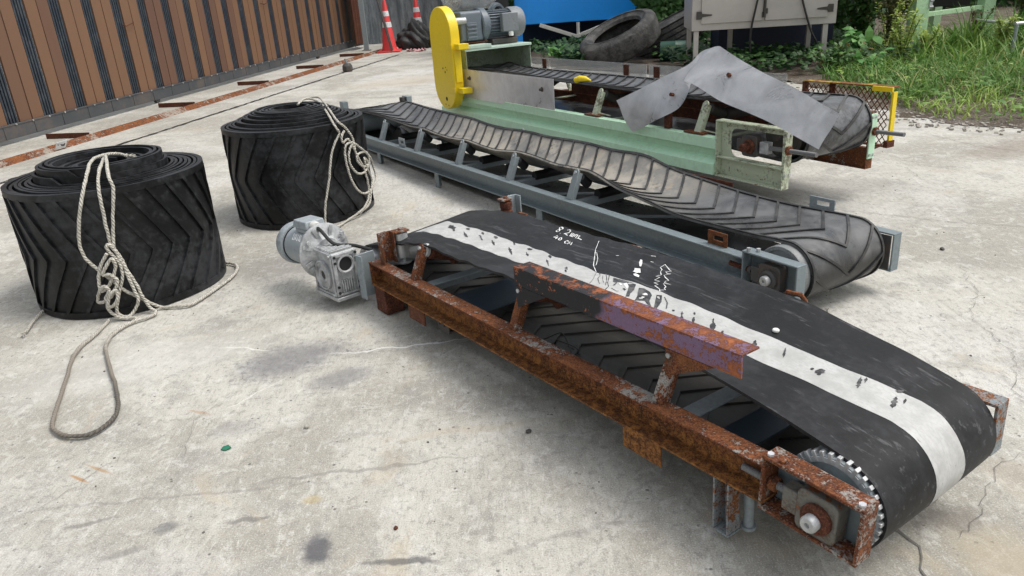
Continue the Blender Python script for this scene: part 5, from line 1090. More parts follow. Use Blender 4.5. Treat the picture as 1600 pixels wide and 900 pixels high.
lug(c2, .715, .03, ZT2 + .0005, M_bluelight); lug(c2, 3.72, .035, ZT2 + .0005, M_rustpale, .1, .055); lug(c2, 3.79, W2 - .04, ZT2 + .05, M_bluelight, .12, .05)
bm = B(); box(bm, -.40, -.30, W2 - .05, W2 - .005, ZT2 + .0005, .385); fin(bm, "guide_post", M_bluelight, c2, bevel=.002)
bm = B(); box(bm, -.40, -.32, .0, .045, ZT2 + .0005, .41); fin(bm, "guide_post", M_blue, c2, bevel=.002)
bm = B(); cyl(bm, (-.34, W2 - .075, .26), (-.34, W2 - .075, .38), .025, 16); fin(bm, "vertical_roller", M_iron, c2)
t2 = take_up(c2, UE - .007, 4.128, W2, True, .045, .205, .050, .007, M_blue); t2f = take_up(c2, UE - .007, 4.128, W2, False, .043, .197, .049, .007, M_blue)
bm = B(); box(bm, UE + .002, 4.12, .0515, .056, .053, .196); fin(bm, "back_plate", M_blue, t2)
bm = B(); box(bm, UE + .002, 4.12, W2 - .056, W2 - .0515, .053, .19); fin(bm, "back_plate", M_iron, t2f)
bearing(c2, 4.008, .124, .004, .045, (M_iron, M_iron, M_bright), s=1.05); r2_ = rod(c2, (3.80, .026, .128), (3.96, .026, .126), .010, M_rustbrown)
for u in (3.905, 3.93):
    bm = B(); prism(bm, [(.018 * math.cos(a), .018 * math.sin(a)) for a in np.linspace(0, 2 * math.pi, 7)[:-1]], lambda a, b, h: V((h, .026 + a, .127 + b)), u - .008, u + .008); fin(bm, "nut", M_iron, r2_, bevel=.0015)
bolts(t2, [((3.90, .012, .2055), (0, 0, 1), .008, .012), ((3.93, .03, .2055), (0, 0, 1), .008, .012)], M_bright)
bm = B(); cyl(bm, (4.11, .01, .035), (4.11, -.03, .03), .03, 14); fin(bm, "corner_plug", M_rust1, t2)
pulley(c2, 4.0, .126, .106, .072, .515, M_pulley, 0); pulley(c2, -.42, .22, .09, .1, .51, M_bluelight)
bt2 = Belt([(-.42, .325, .325, 0.0), (-.31, .334, .35, 0.005), (-.13, .338, .356, 0.024), (.24, .337, .345, 0.073), (.45, .325, .343, 0.088), (.7, .313, .34, 0.098), (.94, .322, .337, 0.098), (1.09, .308, .322, 0.104), (1.32, .302, .31, 0.11), (1.55, .317, .323, 0.11), (1.72, .303, .325, 0.11), (1.88, .298, .318, 0.11), (2.15, .326, .328, 0.107), (2.3, .322, .33, 0.107), (2.5, .306, .32, 0.107), (2.73, .316, .33, 0.104), (2.80, .320, .326, 0.098), (2.9, .300, .30, 0.081), (3.0, .272, .28, 0.061), (3.19, .251, .262, 0.041), (3.40, .222, .244, 0.024), (3.55, .222, .238, 0.017), (3.70, .226, .236, 0.012), (3.85, .230, .242, 0.007), (3.93, .238, .246, 0.002), (4.0, .240, .246, 0.0)],
           .312, .208, (-.42, .22, .10, .105), (4.0, .126, .118, .118), .045, pw=1.75)
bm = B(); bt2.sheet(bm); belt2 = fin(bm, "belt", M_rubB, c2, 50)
bm = B(); bt2.chevrons(bm, .1125, .15, .013, -.001, .0062, .94); bt2.edge(bm, -.965, .026, -.001, .006); bt2.edge(bm, .965, .026, -.001, .006); fin(bm, "cleats", M_cleat, belt2, 30)

# ---- pale green conveyor at the back ----------------------------------------------
T3 = frameM(-.3, 6.807, -1.0816, .0165); W3 = .6864
c3 = thing("belt_conveyor", "back belt conveyor with pale green side beams, yellow chain guard and bent steel skirt", "conveyor", T3, "belt conveyors laid on the yard")
ZT3, ZB3, UL3 = .3257, .1226, 3.106
for nr in (True, False):
    P = [(.045, ZT3), (.0, ZT3 - .004), (.0, ZT3 - .062), (.042, ZT3 - .070), (.044, ZT3 - .112), (-.012, ZB3 + .058), (-.014, ZB3), (.06, ZB3), (.06, ZB3 + .006), (.05, ZT3 - .115), (.05, ZT3 - .006), (.045, ZT3 - .006)]
    bm = B(); prism(bm, [(a if nr else W3 - a, b) for a, b in P], lambda a, b, h: V((h, a + (.002 if nr else -.002), b)), -.5, UL3 - .001); fin(bm, "side_beam", M_green if nr else M_rustbrown, c3, 20, bevel=.001)  # far beam in dark rust, which also paints in the shade inside the frame
for u in (-.3, 1.4):
    bm = B(); box(bm, u, u + .1, .008, .06, -.0165 * u + .001, ZB3 - .001); box(bm, u, u + .1, W3 - .06, W3 - .008, -.0165 * u + .001, ZB3 - .001); fin(bm, "foot", M_greendirty, c3)
def head_frame(nr):
    y0, y1 = (0, .0535) if nr else (W3 - .0535, W3); zb, zt = .118, .424; u0, u1 = UL3, 3.577; m = M_greendirty if nr else M_rustpale
    o = take_up(c3, u0, u1, W3, nr, zb, zt, .0535, .007, m)
    yy = y1 - .006 if nr else y0
    # back sheet with a long slot
    bm = B(); ya, yb = (y1 - .012, y1 - .006) if nr else (y0 + .006, y0 + .012)
    box(bm, u0 + .008, u1 - .008, ya, yb, zb + .008, .232); box(bm, u0 + .008, u1 - .008, ya, yb, .385, zt - .008); box(bm, u0 + .008, u0 + .075, ya, yb, .232, .385)
    for cz, sg in ((.385, -1), (.232, 1)):
        P = [(u0 + .075, cz), (u0 + .075 + .045, cz)] + [(u0 + .12 - .045 * math.sin(a), cz + sg * (.045 - .045 * math.cos(a))) for a in np.linspace(0, math.pi / 2, 7)][1:]
        prism(bm, P, UZ, ya, yb)
    fin(bm, "slot_plate", m, o)
    bm = B(); yy0, yy1 = (y0 + .002, ya - .0005) if nr else (yb + .0005, y1 - .002); box(bm, u0 + .008, u1 - .008, yy0, yy1, .222, .229); fin(bm, "slide_ledge", m, o, bevel=.001)
    ue = u1 + .0006; bm = B(); box(bm, ue, ue + .008, y0 + .002, y1 - .002, .175, zt - .012); e = fin(bm, "end_plate", m if nr else M_green, o, bevel=.001)
    bolts(e, [((ue + .008, y0 + q, z), (1, 0, 0), .008, .006) for z in (.195, .395) for q in (.012, .04)], M_bright); return o
h3 = head_frame(True); h3f = head_frame(False)
bearing(c3, 3.36, .315, -.004, .036, (M_iron, M_rustbrown, M_rustbrown), s=1.1, shaft=.06); bearing(c3, 3.36, .315, W3 - .036, W3 + .004, (M_iron, M_rustbrown, M_rustbrown), side=-1, s=1.1)
for v in (.02, W3 - .02): 
    bm = B(); box(bm, 3.42, 3.475, v - .018, v + .018, .285, .345); fin(bm, "rod_block", M_alu, c3, bevel=.003)
    r3 = rod(c3, (3.47, v, .316), (3.76, v, .322), .0115, M_rod, "adjusting_rod")
    bm = B(); prism(bm, [(.024 * math.cos(a), .024 * math.sin(a)) for a in np.linspace(0, 2 * math.pi, 7)[:-1]], lambda a, b, h: V((h, v + a, .32 + b)), 3.586, 3.603); fin(bm, "nut", M_rust1, r3, bevel=.002)
pulley(c3, 3.45, .36, .12, .14, .55, M_iron); pulley(c3, -.16, .42, .11, .12, .56, M_iron)
bt3 = Belt([(-.16, .535, .535, 0), (.05, .52, .512, .02), (.39, .532, .503, .03), (.76, .527, .503, .035), (1.4, .52, .505, .035), (1.93, .51, .507, .035), (2.3, .507, .506, .035), (2.9, .505, .505, .03), (3.2, .503, .503, .01), (3.5, .508, .508, 0)], .343, .232, (-.16, .42, .115, .115), (3.5, .372, .135, .136), .255, pw=2.4)
bm = B(); bt3.sheet(bm); belt3 = fin(bm, "belt", M_rubC, c3, 50)
bm = B(); bt3.chevrons(bm, .1105, .13, .015, -.001, .009, .94); bt3.edge(bm, -.965, .024, -.001, .007); bt3.edge(bm, .965, .024, -.001, .007); fin(bm, "cleats", M_cleat, belt3, 30)
for u in (.7, 1.93, 2.93):
    for nr in (True, False):
        idler(c3, u, W3, nr, ZT3 + .0005, .49, M_greendirty, M_iron, lean=.06, w=.05, dz=-.06)
        bm = B(); y = .01 if nr else W3 - .09; box(bm, u - .09, u + .07, y, y + .08, ZT3 + .0003, ZT3 + .010); fin(bm, "bracket_base", M_rustpale, c3, bevel=.002)
    bm = B(); cyl(bm, (u + .01, .23, .41), (u + .01, W3 - .23, .41), .035, 18); fin(bm, "roller", M_iron, c3)
    bm = B(); box(bm, u + .08, u + .13, .05, W3 - .05, .30, .306); fin(bm, "cross_member", M_greendirty, c3)
    bm = B(); bar(bm, (u + .03, .05, ZT3 + .02), (u + .11, .09, ZT3 + .002), .012, .005); fin(bm, "gusset", M_greendirty, c3)
for u in (.3, 1.2, 2.68):
    bm = B(); box(bm, u - .02, u + .02, .02, .027, ZT3 + .0005, .44); box(bm, u + .014, u + .02, .027, .05, ZT3 + .0005, .44); fin(bm, "skirt_post", M_rustbrown, c3, bevel=.001)
for u in (.33, 1.49, 1.84, 2.7):
    bm = B(); box(bm, u - .03, u + .03, W3 - .05, W3 - .043, ZT3 + .0005, .575); fin(bm, "skirt_post", M_rustbrown, c3, bevel=.001)
for a, b in ((.1, .4), (.42, 1.72), (1.75, 3.0)):
    bm = B(); box(bm, a, b, W3 - .042, W3 - .037, .40, .585); fin(bm, "clear_skirt", M_clear, c3)
for a, b in ((.75, 1.62), (2.05, 2.85)):
    bm = B(); box(bm, a, b, W3 - .052, W3 - .048, ZT3 + .001, .47); fin(bm, "shade_sheet", M_rustbrown, c3)  # added dark sheets filling the far gap where only shade would show
for a, b in ((-.03, .735), (.738, 1.49)):
    bm = B(); box(bm, a, b, -.004, -.001, .305 + .02 * (b > 1), .545); pl = fin(bm, "skirt_plate", M_steel, c3, bevel=.0008)
for u, z in ((.15, .475), (1.33, .462)):
    bm = B(); bolt(bm, (u, -.0075, z), (0, -1, 0), .011, .018); cyl(bm, (u, -.004, z), (u, -.007, z), .018, 14); fin(bm, "bolt", M_iron, c3)
# bent steel skirt
A_ = [(2.249, -.02, .459), (2.467, .02, .544), (2.61, .10, .63), (2.68, .20, .685), (2.705, .255, .730), (2.745, .265, .757), (2.80, .25, .768), (2.87, .232, .770), (2.95, .208, .763), (3.159, .15, .71), (3.353, .11, .656), (3.623, .06, .593), (3.885, .0, .538)]
B_ = [(2.433, -.04, .291), (2.60, -.025, .355), (2.715, .0, .41), (2.775, .05, .47), (2.775, .10, .535), (2.755, .095, .580), (2.775, .062, .603), (2.835, .022, .606), (2.921, .0, .594), (3.083, -.02, .557), (3.281, -.035, .512), (3.56, -.05, .445), (3.844, -.07, .377)]
Ac, Bc = catmull(A_, 6), catmull(B_, 6); bm = B(); prev = None
for a, b in zip(Ac, Bc):
    i_ = Ac.index(a); row = [bm.verts.new(a.lerp(b, k / 8) + V((0, -.014 * math.sin(math.pi * k / 8) * math.sin(i_ * .21 + 1) + .004 * math.sin(i_ * .5 + k * .9), .006 * math.sin(i_ * .33 + k * .6)))) for k in range(9)]
    if prev:
        for k in range(8): bm.faces.new((prev[k], row[k], row[k + 1], prev[k + 1]))
    prev = row
bmesh.ops.solidify(bm, geom=bm.faces[:], thickness=.003)
sk = fin(bm, "bent_skirt_plate", M_steel, c3, 60); sk["label"] = "buckled sheet metal skirt folded up over the belt"
bolts(sk, [(Ac[14].lerp(Bc[14], .62) + V((0, -.008, .006)), (0, -1, .2), .012, .022), (Ac[54].lerp(Bc[54], .42) + V((0, -.006, .003)), (0, -1, .4), .012, .016)], M_rustbrown)
# hood
bm = B(); ha, hb = -.45, .07; t = .005
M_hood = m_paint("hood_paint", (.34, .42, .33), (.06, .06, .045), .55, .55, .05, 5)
box(bm, ha, hb, W3 - .03, W3 - .03 + t, ZT3 + .001, .70); fin(bm, "hood_side", M_hood, c3, bevel=.001)
bm = B(); box(bm, ha, ha + t, .012, W3 - .031, ZT3 + .001, .70); fin(bm, "hood_back", M_hood, c3, bevel=.001)
bm = B(); box(bm, -.03, hb + .02, .006, .006 + t, .34, .70); fin(bm, "hood_side", M_hood, c3, bevel=.001)
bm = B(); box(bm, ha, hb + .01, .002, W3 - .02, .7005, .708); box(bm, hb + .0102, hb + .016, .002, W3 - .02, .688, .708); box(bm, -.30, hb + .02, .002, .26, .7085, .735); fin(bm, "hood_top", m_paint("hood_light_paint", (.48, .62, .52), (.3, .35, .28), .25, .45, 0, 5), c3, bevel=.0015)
# chain guard
cu, r, z0, z1 = -.10, .215, .21 + .215, 1.065 - .215
P = [(cu + r * math.cos(a), z1 + r * math.sin(a)) for a in np.linspace(0, math.pi, 25)] + [(cu + r * math.cos(a), z0 + r * math.sin(a)) for a in np.linspace(math.pi, 2 * math.pi, 25)]
bm = B(); prism(bm, P, UZ, -.135, -.05); cg = fin(bm, "chain_guard", M_yellow, c3, 30, bevel=.006)
bm = B(); box(bm, cu + r + .001, cu + r + .012, -.12, -.06, .45, .70); fin(bm, "side_strip", M_yellow, cg, bevel=.002)
for z in (.72, .36):
    bm = B(); box(bm, cu + r - .05, cu + r + .14, -.1375, -.04, z, z + .045) if False else box(bm, cu + r + .0125, cu + r + .10, -.115, -.02, z, z + .045); box(bm, cu + .1, cu + r + .0115, -.142, -.1353, z, z + .045); fin(bm, "mounting_strap", M_yellow, cg, bevel=.002)
for u, z, q in ((-.08, .30, .018), (-.10, .56, .008), (-.06, .53, .009), (-.04, .57, .006), (-.11, .25, .006), (-.05, .245, .006), (-.02, .55, .005)):
    bm = B(); lathe(bm, [(0, .0012), (q, .0012), (q, 0), (0, 0)], ax((u, -.1352, z), (0, -1, 0)), 16); fin(bm, "bolt_hole", M_dark, cg)
bm = B(); cyl(bm, (-.06, -.05, .935), (-.06, .10, .935), .03, 16); fin(bm, "drive_shaft", M_bright, c3)
# drive motor
mz = .885; mu = -.17
bm = B(); prism(bm, rrect(mu - .13, mu + .12, mz - .13, mz + .125, .03), UZ, .05, .26); dm = fin(bm, "drive_motor", M_motorblue, c3, bevel=.012)
bm = B(); box(bm, mu + .115, mu + .132, .10, .20, mz - .115, mz + .03)
for k in range(4): box(bm, mu + .1325, mu + .142, .105, .195, mz - .10 + k * .033, mz - .085 + k * .033)
fin(bm, "gear_housing_ribs", M_motorblue, dm, bevel=.002)
bm = B(); lathe(bm, [(0, 0), (.135, 0), (.145, .01), (.145, .06), (.12, .075), (.115, .09), (0, .09)], ax((mu, .2605, mz), (0, 1, 0)), 36); fin(bm, "flange", M_motorblue, dm)
bm = B(); lathe(bm, [(0, 0), (.10, 0), (.10, .24), (0, .24)], ax((mu, .345, mz), (0, 1, 0)), 30)
for k in range(26): box(bm, .098, .118, -.003, .003, .002, .22, ax((mu, .345, mz), (0, 1, 0)) @ Matrix.Rotation(2 * math.pi * k / 26, 4, 'Z'))
fin(bm, "finned_body", M_motorblue, dm, 30)
bm = B(); lathe(bm, [(.10, 0), (.126, 0), (.130, .02), (.130, .10), (.120, .125), (.05, .135), (0, .135)], ax((mu, .575, mz), (0, 1, 0)), 36); fin(bm, "fan_cover", M_motorlt, dm)
bm = B(); box(bm, mu + .11, mu + .165, .44, .60, mz - .07, mz + .085); tb3 = fin(bm, "terminal_box", M_motorlt, dm, bevel=.006)
bm = B(); cyl(bm, (mu + .14, .53, mz - .0705), (mu + .14, .53, mz - .11), .022, 12); fin(bm, "cable_gland", M_white, tb3)
bm = B(); box(bm, mu - .12, mu + .13, .06, .30, .745, .753); box(bm, mu - .1, mu + .1, .08, .28, .7355, .7447); fin(bm, "motor_base", M_rustbrown, c3, bevel=.003)
bm = B(); box(bm, mu - .1, mu + .1, .36, .62, .7085, .76); fin(bm, "motor_support", M_iron, c3, bevel=.01)
# plastic wrapped motor on top
wm = thing("wrapped_motor", "motor wrapped in clear plastic sitting on top of the gear motor behind the yellow guard", "motor", T3 @ Matrix.Translation((-.35, .12, 1.012)))
bm = B(); lathe(bm, [(0, 0), (.13, 0), (.14, .02), (.14, .3), (0, .3)], ax((0, .05, .14), (0, 1, 0)), 30); fin(bm, "motor_body", M_motor, wm)
bm = B()
for q in (.03, .06, .09, .12): lathe(bm, [(q, 0), (q + .006, 0), (q + .006, .006), (q, .006), (q, 0)], ax((0, .0495, .14), (0, -1, 0)), 30)
for k in range(4): box(bm, -.125, .125, -.003, .003, .0, .005, ax((0, .0495, .14), (0, -1, 0)) @ Matrix.Rotation(k * math.pi / 4, 4, 'Z'))
fin(bm, "fan_grille", M_bright, wm)
bm = B(); bmesh.ops.create_icosphere(bm, subdivisions=4, radius=1)
for v in bm.verts:
    p = v.co; h = 1 + .06 * math.sin(p.x * 9 + p.z * 7) + .05 * math.sin(p.y * 12 - p.z * 9) + ru(-.012, .012); v.co = V((p.x * .24 * h, .18 + p.y * .26 * h, max(.002, .16 + p.z * .2 * h)))
fin(bm, "plastic_wrap", M_film, wm, 30)
# mesh guard
mg0, mg1, mv, mz0, mz1 = 3.01, 3.585, .80, .22, .535
bm = B(); box(bm, mg0, mg1 + .01, mv - .02, mv + .03, mz1 - .006, mz1); g_ = bpy.data.objects.new("mesh_guard", None); COL.objects.link(g_); g_.parent = c3
fin(bm, "top_rail", m_rust("rust_on_yellow", (.70, .50, .02), .55), g_, bevel=.001)
bm = B(); box(bm, mg1 - .11, mg1 + .011, mv - .032, mv - .0205, mz1 - .026, mz1 - .001); box(bm, mg1 - .002, mg1 + .010, mv - .016, mv + .016, mz0 + .03, mz1 - .0275); fin(bm, "yellow_edge", M_yellow, g_, bevel=.001)
bm = B(); box(bm, mg0 - .01, mg0 + .004, mv - .02, mv + .02, mz0, mz1 - .0062); box(bm, mg0 + .16, mg0 + .2, mv + .005, mv + .011, mz0, mz1 - .0062); box(bm, mg0, mg1 - .013, mv - .02, mv + .02, mz0 - .006, mz0); box(bm, mg1 - .012, mg1 + .012, mv - .03, mv + .03, mz0 - .006, mz0 + .03); bar(bm, (mg0 + .1, W3, .15), (mg0 + .1, mv, mz0 - .003), .02, .006); bar(bm, (mg1 - .05, W3 - .02, .2), (mg1 - .05, mv, mz0 - .003), .02, .006); fin(bm, "frame", M_rustbrown, g_)
bm = B(); pw_, ph_ = .034, .021; nx, nz = int((mg1 - mg0 - .02) / pw_), int((mz1 - mz0 - .01) / ph_)
for i in range(nx * 2 + 1):
    for k in range(nz):
        x = mg0 + .005 + i * pw_ / 2; z = mz0 + .003 + k * ph_; s = 1 if (i + k) % 2 else -1
        a, b = (V((x, mv, z)), V((x + pw_ / 2, mv, z + ph_)));
        if s < 0: a, b = V((x, mv, z + ph_)), V((x + pw_ / 2, mv, z))
        if b.x > mg1 - .014: continue
        d = (b - a).normalized(); n = V((-d.z, 0, d.x)) * .0022; q = [bm.verts.new(c + e) for c in (a - n, a + n, b + n, b - n) for e in (V((0, -.0012, 0)), V((0, .0012, 0)))]
        bm.faces.new((q[0], q[2], q[4], q[6])); bm.faces.new((q[1], q[7], q[5], q[3])); bm.faces.new((q[2], q[3], q[5], q[4])); bm.faces.new((q[0], q[6], q[7], q[1]))
fin(bm, "expanded_mesh", M_mesh, g_, 0)
bm = B(); tube(bm, [T3 @ V((1.62, .10, .532)), T3 @ V((1.66, .11, .545)), T3 @ V((1.70, .13, .542)), T3 @ V((1.735, .15, .53))], [.020, .022, .018, .004], 12)
tag(fin(bm, "plastic_bung", M_yellow), "small yellow pointed plastic bung lying on the back belt's near edge", "bung")

# ------------------------------------------------------------------ rolled belts
def roll(x, y, R, h, a0, apex, dirn, pitch, lift, label, group):
    M = Matrix.Translation((x, y, .003)); th = .0125; gap = .0192; rin = .10; turns = (R - rin) / gap; amax = turns * 2 * math.pi
    rr = lambda a: rin + gap * a / (2 * math.pi) + .0022 * math.sin(a * .41 + 1) * min(1, (amax - a) / 9)                       # inner to outer
    amax = turns * 2 * math.pi; n = int(turns * 46); bm = B(); prev = None
    wob = lambda a, r: r * (1 + .013 * math.sin(2 * a + 1) + .009 * math.sin(3 * a) + .004 * math.sin(7 * a + 2)) 
    for i in range(n + 1):
        a = amax * i / n; r = rr(a); l = lift(r, a); z0 = max(0.0, l * .9); z1 = h + l; c, s = math.cos(a + a0), math.sin(a + a0)
        ro, ri = wob(a + a0, r), wob(a + a0, r) - th
        q = [bm.verts.new((ri * c, ri * s, z0)), bm.verts.new((ro * c, ro * s, z0)), bm.verts.new((ro * c, ro * s, z1)), bm.verts.new((ri * c, ri * s, z1))]
        if prev:
            for k in range(4): bm.faces.new((prev[k], prev[(k + 1) % 4], q[(k + 1) % 4], q[k]))
        else: bm.faces.new(q)
        prev = q
    bm.faces.new(prev[::-1])
    # cleats and border ribs on the visible turns
    def pt(a, z, hh):
        r = wob(a + a0, rr(a)) + hh; l = lift(rr(a), a); return V((r * math.cos(a + a0), r * math.sin(a + a0), z + l))
    def ribbonC(pts, w, h1, horiz):
        prev = None
        for a, z in pts:
            r = rr(a)
            e = [(a, z - w / 2), (a, z + w / 2)] if horiz else [(a - w / 2 / r, z), (a + w / 2 / r, z)]
            q = [bm.verts.new(pt(*e[0], -.001)), bm.verts.new(pt(*e[0], h1)), bm.verts.new(pt(*e[1], h1)), bm.verts.new(pt(*e[1], -.001))]
            if prev:
                for k in range(4): bm.faces.new((prev[k], prev[(k + 1) % 4], q[(k + 1) % 4], q[k]))
            prev = q
    A0 = amax - 2 * math.pi * .985
    for z in (.014, h - .014): ribbonC([(a, z) for a in np.linspace(A0, amax, 90)], .028, .009, True)
    k = A0 + .02; za = h * apex
    while k < amax - .02:
        dx = .17 / R * dirn
        P = [(k + dx * (z / za if z < za else (h - z) / (h - za)), z) for z in np.linspace(.024, h - .024, 22)]
        P = [(min(max(a, A0 - .3), amax), z) for a, z in P]; ribbonC(P, .017, .0105, False); k += pitch / R
    # inner raised coil: cleat stubs
    for j in range(1, 6):
        a1 = amax - 2 * math.pi * (1 + j); r1 = rr(a1)
        if lift(rr(a1 - 3), a1 - 3) - lift(rr(a1 + 3), a1 + 3) > .015:
            pass
    o = fin(bm, "rolled_belt", M_rubD, None, 40, M=M); tag(o, label, "belt roll", group); return o
def lift1(r, a): return .0015 * math.sin(a * 1.3) + .004 * math.sin(a * .33) * (r < .39) + (.062 if r < .262 and r > .20 else (.035 if r <= .20 else (.028 if r < .283 else 0))) + (.008 if r < .33 else 0)
def lift2(r, a): return max(0.0, min(.072, (.37 - r) * .42)) + .0045 * math.sin(a * .47) if r < .36 else .002 * math.sin(a)
roll(-1.81, 3.416, .408, .552, 1.309, .47, 1, .092, lift1, "large black chevron belt roll nearest the camera, with a rope coiled down onto the ground", "rolled conveyor belts")
roll(-1.232, 4.54, .402, .555, -3.011, .50, -1, .112, lift2, "black chevron belt roll farther back, with a rope bundle knotted on its right side", "rolled conveyor belts")

# ------------------------------------------------------------------ ropes
r1a = [(-1.673, 3.387, 0.622), (-1.724, 3.416, 0.63), (-1.742, 3.369, 0.64), (-1.76, 3.298, 0.645), (-1.743, 3.197, 0.64), (-1.70, 3.06, 0.61), (-1.715, 2.995, 0.52), (-1.76, 2.988, 0.38), (-1.76, 2.988, 0.296), (-1.726, 2.995, 0.234), (-1.695, 3.0, 0.192), (-1.647, 3.015, 0.123), (-1.592, 3.045, 0.062), (-1.544, 3.07, 0.014), (-1.484, 3.07, 0.013), (-1.411, 3.081, 0.013), (-1.372, 3.213, 0.013), (-1.339, 3.366, 0.013), (-1.339, 3.485, 0.013), (-1.373, 3.572, 0.013), (-1.437, 3.612, 0.013), (-1.462, 3.608, 0.013)]
r1b = [(-1.652, 3.012, 0.329), (-1.649, 3.010, 0.41), (-1.641, 3.010, 0.53), (-1.655, 3.06, 0.60), (-1.70, 3.20, 0.632), (-1.73, 3.30, 0.64), (-1.70, 3.25, 0.645), (-1.61, 3.06, 0.605), (-1.592, 3.035, 0.56), (-1.617, 3.021, 0.447), (-1.639, 3.015, 0.346), (-1.64, 3.010, 0.31), (-1.623, 3.015, 0.257), (-1.618, 3.012, 0.197), (-1.609, 3.015, 0.13), (-1.603, 3.015, 0.074), (-1.629, 3.010, 0.03), (-1.648, 2.985, 0.015), (-1.687, 2.99, 0.024), (-1.69, 2.992, 0.058), (-1.663, 2.998, 0.126), (-1.638, 3.006, 0.188), (-1.635, 3.008, 0.251), (-1.653, 3.0, 0.293), (-1.665, 2.998, 0.323), (-1.653, 3.0, 0.335), (-1.639, 3.006, 0.304), (-1.622, 3.015, 0.228), (-1.601, 3.026, 0.149), (-1.591, 3.031, 0.086), (-1.576, 3.041, 0.029), (-1.544, 3.02, 0.013), (-1.55, 2.974, 0.013), (-1.608, 2.919, 0.013), (-1.634, 2.818, 0.013), (-1.614, 2.71, 0.013), (-1.554, 2.593, 0.013), (-1.412, 2.355, 0.013), (-1.332, 2.195, 0.013), (-1.321, 2.108, 0.013), (-1.352, 2.046, 0.013), (-1.423, 2.047, 0.013), (-1.483, 2.087, 0.013), (-1.518, 2.14, 0.013), (-1.566, 2.267, 0.013), (-1.636, 2.455, 0.013), (-1.709, 2.658, 0.013), (-1.713, 2.83, 0.013), (-1.722, 2.965, 0.013)]
r1c = [(-1.665, 2.99, 0.301), (-1.703, 2.985, 0.251), (-1.726, 2.98, 0.185), (-1.722, 2.975, 0.141), (-1.686, 2.985, 0.169), (-1.65, 2.995, 0.235), (-1.65, 2.985, 0.278), (-1.677, 2.975, 0.249), (-1.699, 2.975, 0.215), (-1.672, 2.98, 0.21), (-1.652, 2.985, 0.177), (-1.682, 2.972, 0.124), (-1.717, 2.97, 0.098), (-1.744, 2.975, 0.091), (-1.754, 2.98, 0.101), (-1.731, 2.975, 0.142), (-1.701, 2.965, 0.166), (-1.687, 2.965, 0.146), (-1.71, 2.965, 0.109), (-1.699, 2.965, 0.071), (-1.664, 2.965, 0.1), (-1.659, 2.968, 0.143), (-1.687, 2.96, 0.125), (-1.711, 2.965, 0.062), (-1.676, 2.975, 0.014), (-1.609, 2.971, 0.013)]
r1d = [(-2.09, 3.12, 0.013), (-2.07, 3.007, 0.013), (-2.046, 2.926, 0.013), (-2.039, 2.89, 0.013)]
r2a = [(-1.199, 4.605, 0.635), (-1.192, 4.728, 0.645), (-1.163, 4.78, 0.64), (-1.08, 4.67, 0.625), (-0.984, 4.395, 0.60), (-0.92, 4.245, 0.55), (-0.905, 4.256, 0.509), (-0.925, 4.235, 0.472), (-0.956, 4.205, 0.397), (-0.987, 4.18, 0.255), (-1.018, 4.16, 0.147), (-1.034, 4.152, 0.059), (-1.034, 4.15, 0.014), (-1.006, 4.123, 0.013), (-0.957, 4.112, 0.013), (-0.925, 4.22, 0.013), (-0.859, 4.312, 0.035), (-0.827, 4.38, 0.068), (-0.815, 4.42, 0.129), (-0.815, 4.41, 0.207), (-0.82, 4.39, 0.274), (-0.838, 4.348, 0.349), (-0.853, 4.32, 0.419), (-0.87, 4.29, 0.466), (-0.892, 4.255, 0.455), (-0.893, 4.253, 0.492), (-0.88, 4.276, 0.515)]
r2b = [(-1.199, 4.757, 0.64), (-1.17, 4.80, 0.645), (-1.105, 4.79, 0.64), (-0.997, 4.50, 0.61), (-0.905, 4.26, 0.575), (-0.871, 4.30, 0.523), (-0.848, 4.33, 0.457), (-0.846, 4.334, 0.4), (-0.852, 4.322, 0.44), (-0.88, 4.275, 0.437), (-0.891, 4.26, 0.389), (-0.888, 4.265, 0.296), (-0.874, 4.285, 0.211), (-0.85, 4.32, 0.15), (-0.825, 4.385, 0.123), (-0.80, 4.497, 0.133), (-0.793, 4.605, 0.165), (-0.803, 4.604, 0.239), (-0.80, 4.519, 0.309), (-0.82, 4.395, 0.386), (-0.847, 4.33, 0.431), (-0.87, 4.29, 0.4), (-0.875, 4.28, 0.328), (-0.85, 4.32, 0.261), (-0.82, 4.395, 0.249), (-0.802, 4.486, 0.285), (-0.805, 4.463, 0.349), (-0.834, 4.356, 0.365), (-0.843, 4.338, 0.332), (-0.822, 4.39, 0.281), (-0.805, 4.459, 0.284), (-0.814, 4.41, 0.329), (-0.81, 4.43, 0.264), (-0.80, 4.49, 0.178), (-0.808, 4.437, 0.113), (-0.82, 4.399, 0.053), (-0.866, 4.305, 0.023)]
def rope(parts, r, label, frays=()):
    bm = B()
    for P in parts:
        Q = catmull(P, 6); Q = [q + V((ru(-1, 1), ru(-1, 1), ru(-.3, 1) if q.z > .03 else ru(0, .6))) * .0014 for q in Q]; tube(bm, Q, [r * ru(.9, 1.1) for _ in Q], 9, uv=True)
    for p, d in frays:
        for k in range(9):
            q = V(p) + V((ru(-.006, .006), ru(-.006, .006), ru(-.004, .006))); e = (V(d) + V((ru(-.9, .9), ru(-.9, .9), ru(-.1, .5)))).normalized(); tube(bm, [q, q + e * .018, q + e * .032 + V((0, 0, -.008))], .0016, 4)
    return tag(fin(bm, "rope", M_rope, angle=60), label, "rope")
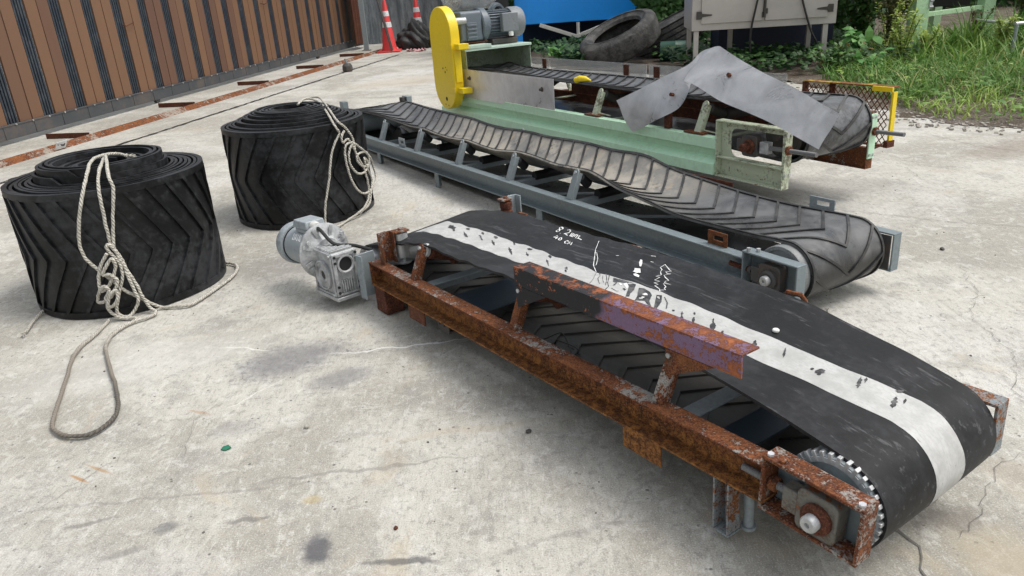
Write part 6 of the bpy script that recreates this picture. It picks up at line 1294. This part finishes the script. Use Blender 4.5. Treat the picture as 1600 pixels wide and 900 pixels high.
rope([r1a, r1b, r1c, r1d], .0070, "white twisted rope knotted on the nearest belt roll with a long loop on the ground", [((-2.039, 2.885, .014), (0, -1, 0)), ((-1.673, 3.387, .622), (.9, -.1, 0))])
rope([r2a, r2b], .0064, "white twisted rope bundled on the right side of the farther belt roll")

# ------------------------------------------------------------------ small litter on the slab
def pebble(x, y, s, label, mat=M_strip, flat=.55):
    bm = B(); bmesh.ops.create_icosphere(bm, subdivisions=2, radius=s)
    for v in bm.verts: v.co = V((v.co.x * ru(.85, 1.2), v.co.y * ru(.7, .95), v.co.z * flat * ru(.85, 1.1)))
    tag(fin(bm, "pebble", mat, angle=30, M=Matrix.Translation((x, y, s * flat * .8)) @ Matrix.Rotation(ru(0, 6), 4, 'Z')), label, "pebble")
pebble(.02, 1.91, .010, "small dark pebble on the concrete below the rusty beam's middle", M_iron); pebble(-.665, 2.02, .010, "grey pebble near the green glass shard"); pebble(.99, 1.50, .026, "pale concrete crumb beside the crack under the conveyor's near end")
pebble(-.33, 1.52, .007, "tiny brown pebble at the bottom edge of the yard", M_rustbrown); pebble(1.94, 3.15, .012, "dark pebble on the bare concrete right of the grey conveyor", M_iron); pebble(.86, 1.6, .012, "small crumb on the concrete by the support leg")
bm = B(); prism(bm, [(-.014, -.006), (.002, -.011), (.016, .0), (.004, .012), (-.010, .006)], lambda a, b, h: V((a, b, h)), 0, .004)
k = NT("green_glass"); M_glass = k.done((.02, .16, .09), .15); tag(fin(bm, "glass_shard", M_glass, angle=20, M=Matrix.Translation((-.887, 1.93, .003)) @ Matrix.Rotation(.15, 4, 'X')), "small green glass shard lying on the concrete", "glass")
bm = B()
for _ in range(300):
    x, y = ru(-2.6, 2.6), ru(1.1, 5.2); s = .0010 + .0022 * rnd() ** 3; box(bm, -s, s, -s * .8, s * .8, 0, s, Matrix.Translation((x, y, .0)) @ Matrix.Rotation(ru(0, 6), 4, 'Z'))
tag(fin(bm, "grit", m_plain("grit_stone", (.12, .11, .1), .9), angle=0), kind='stuff')
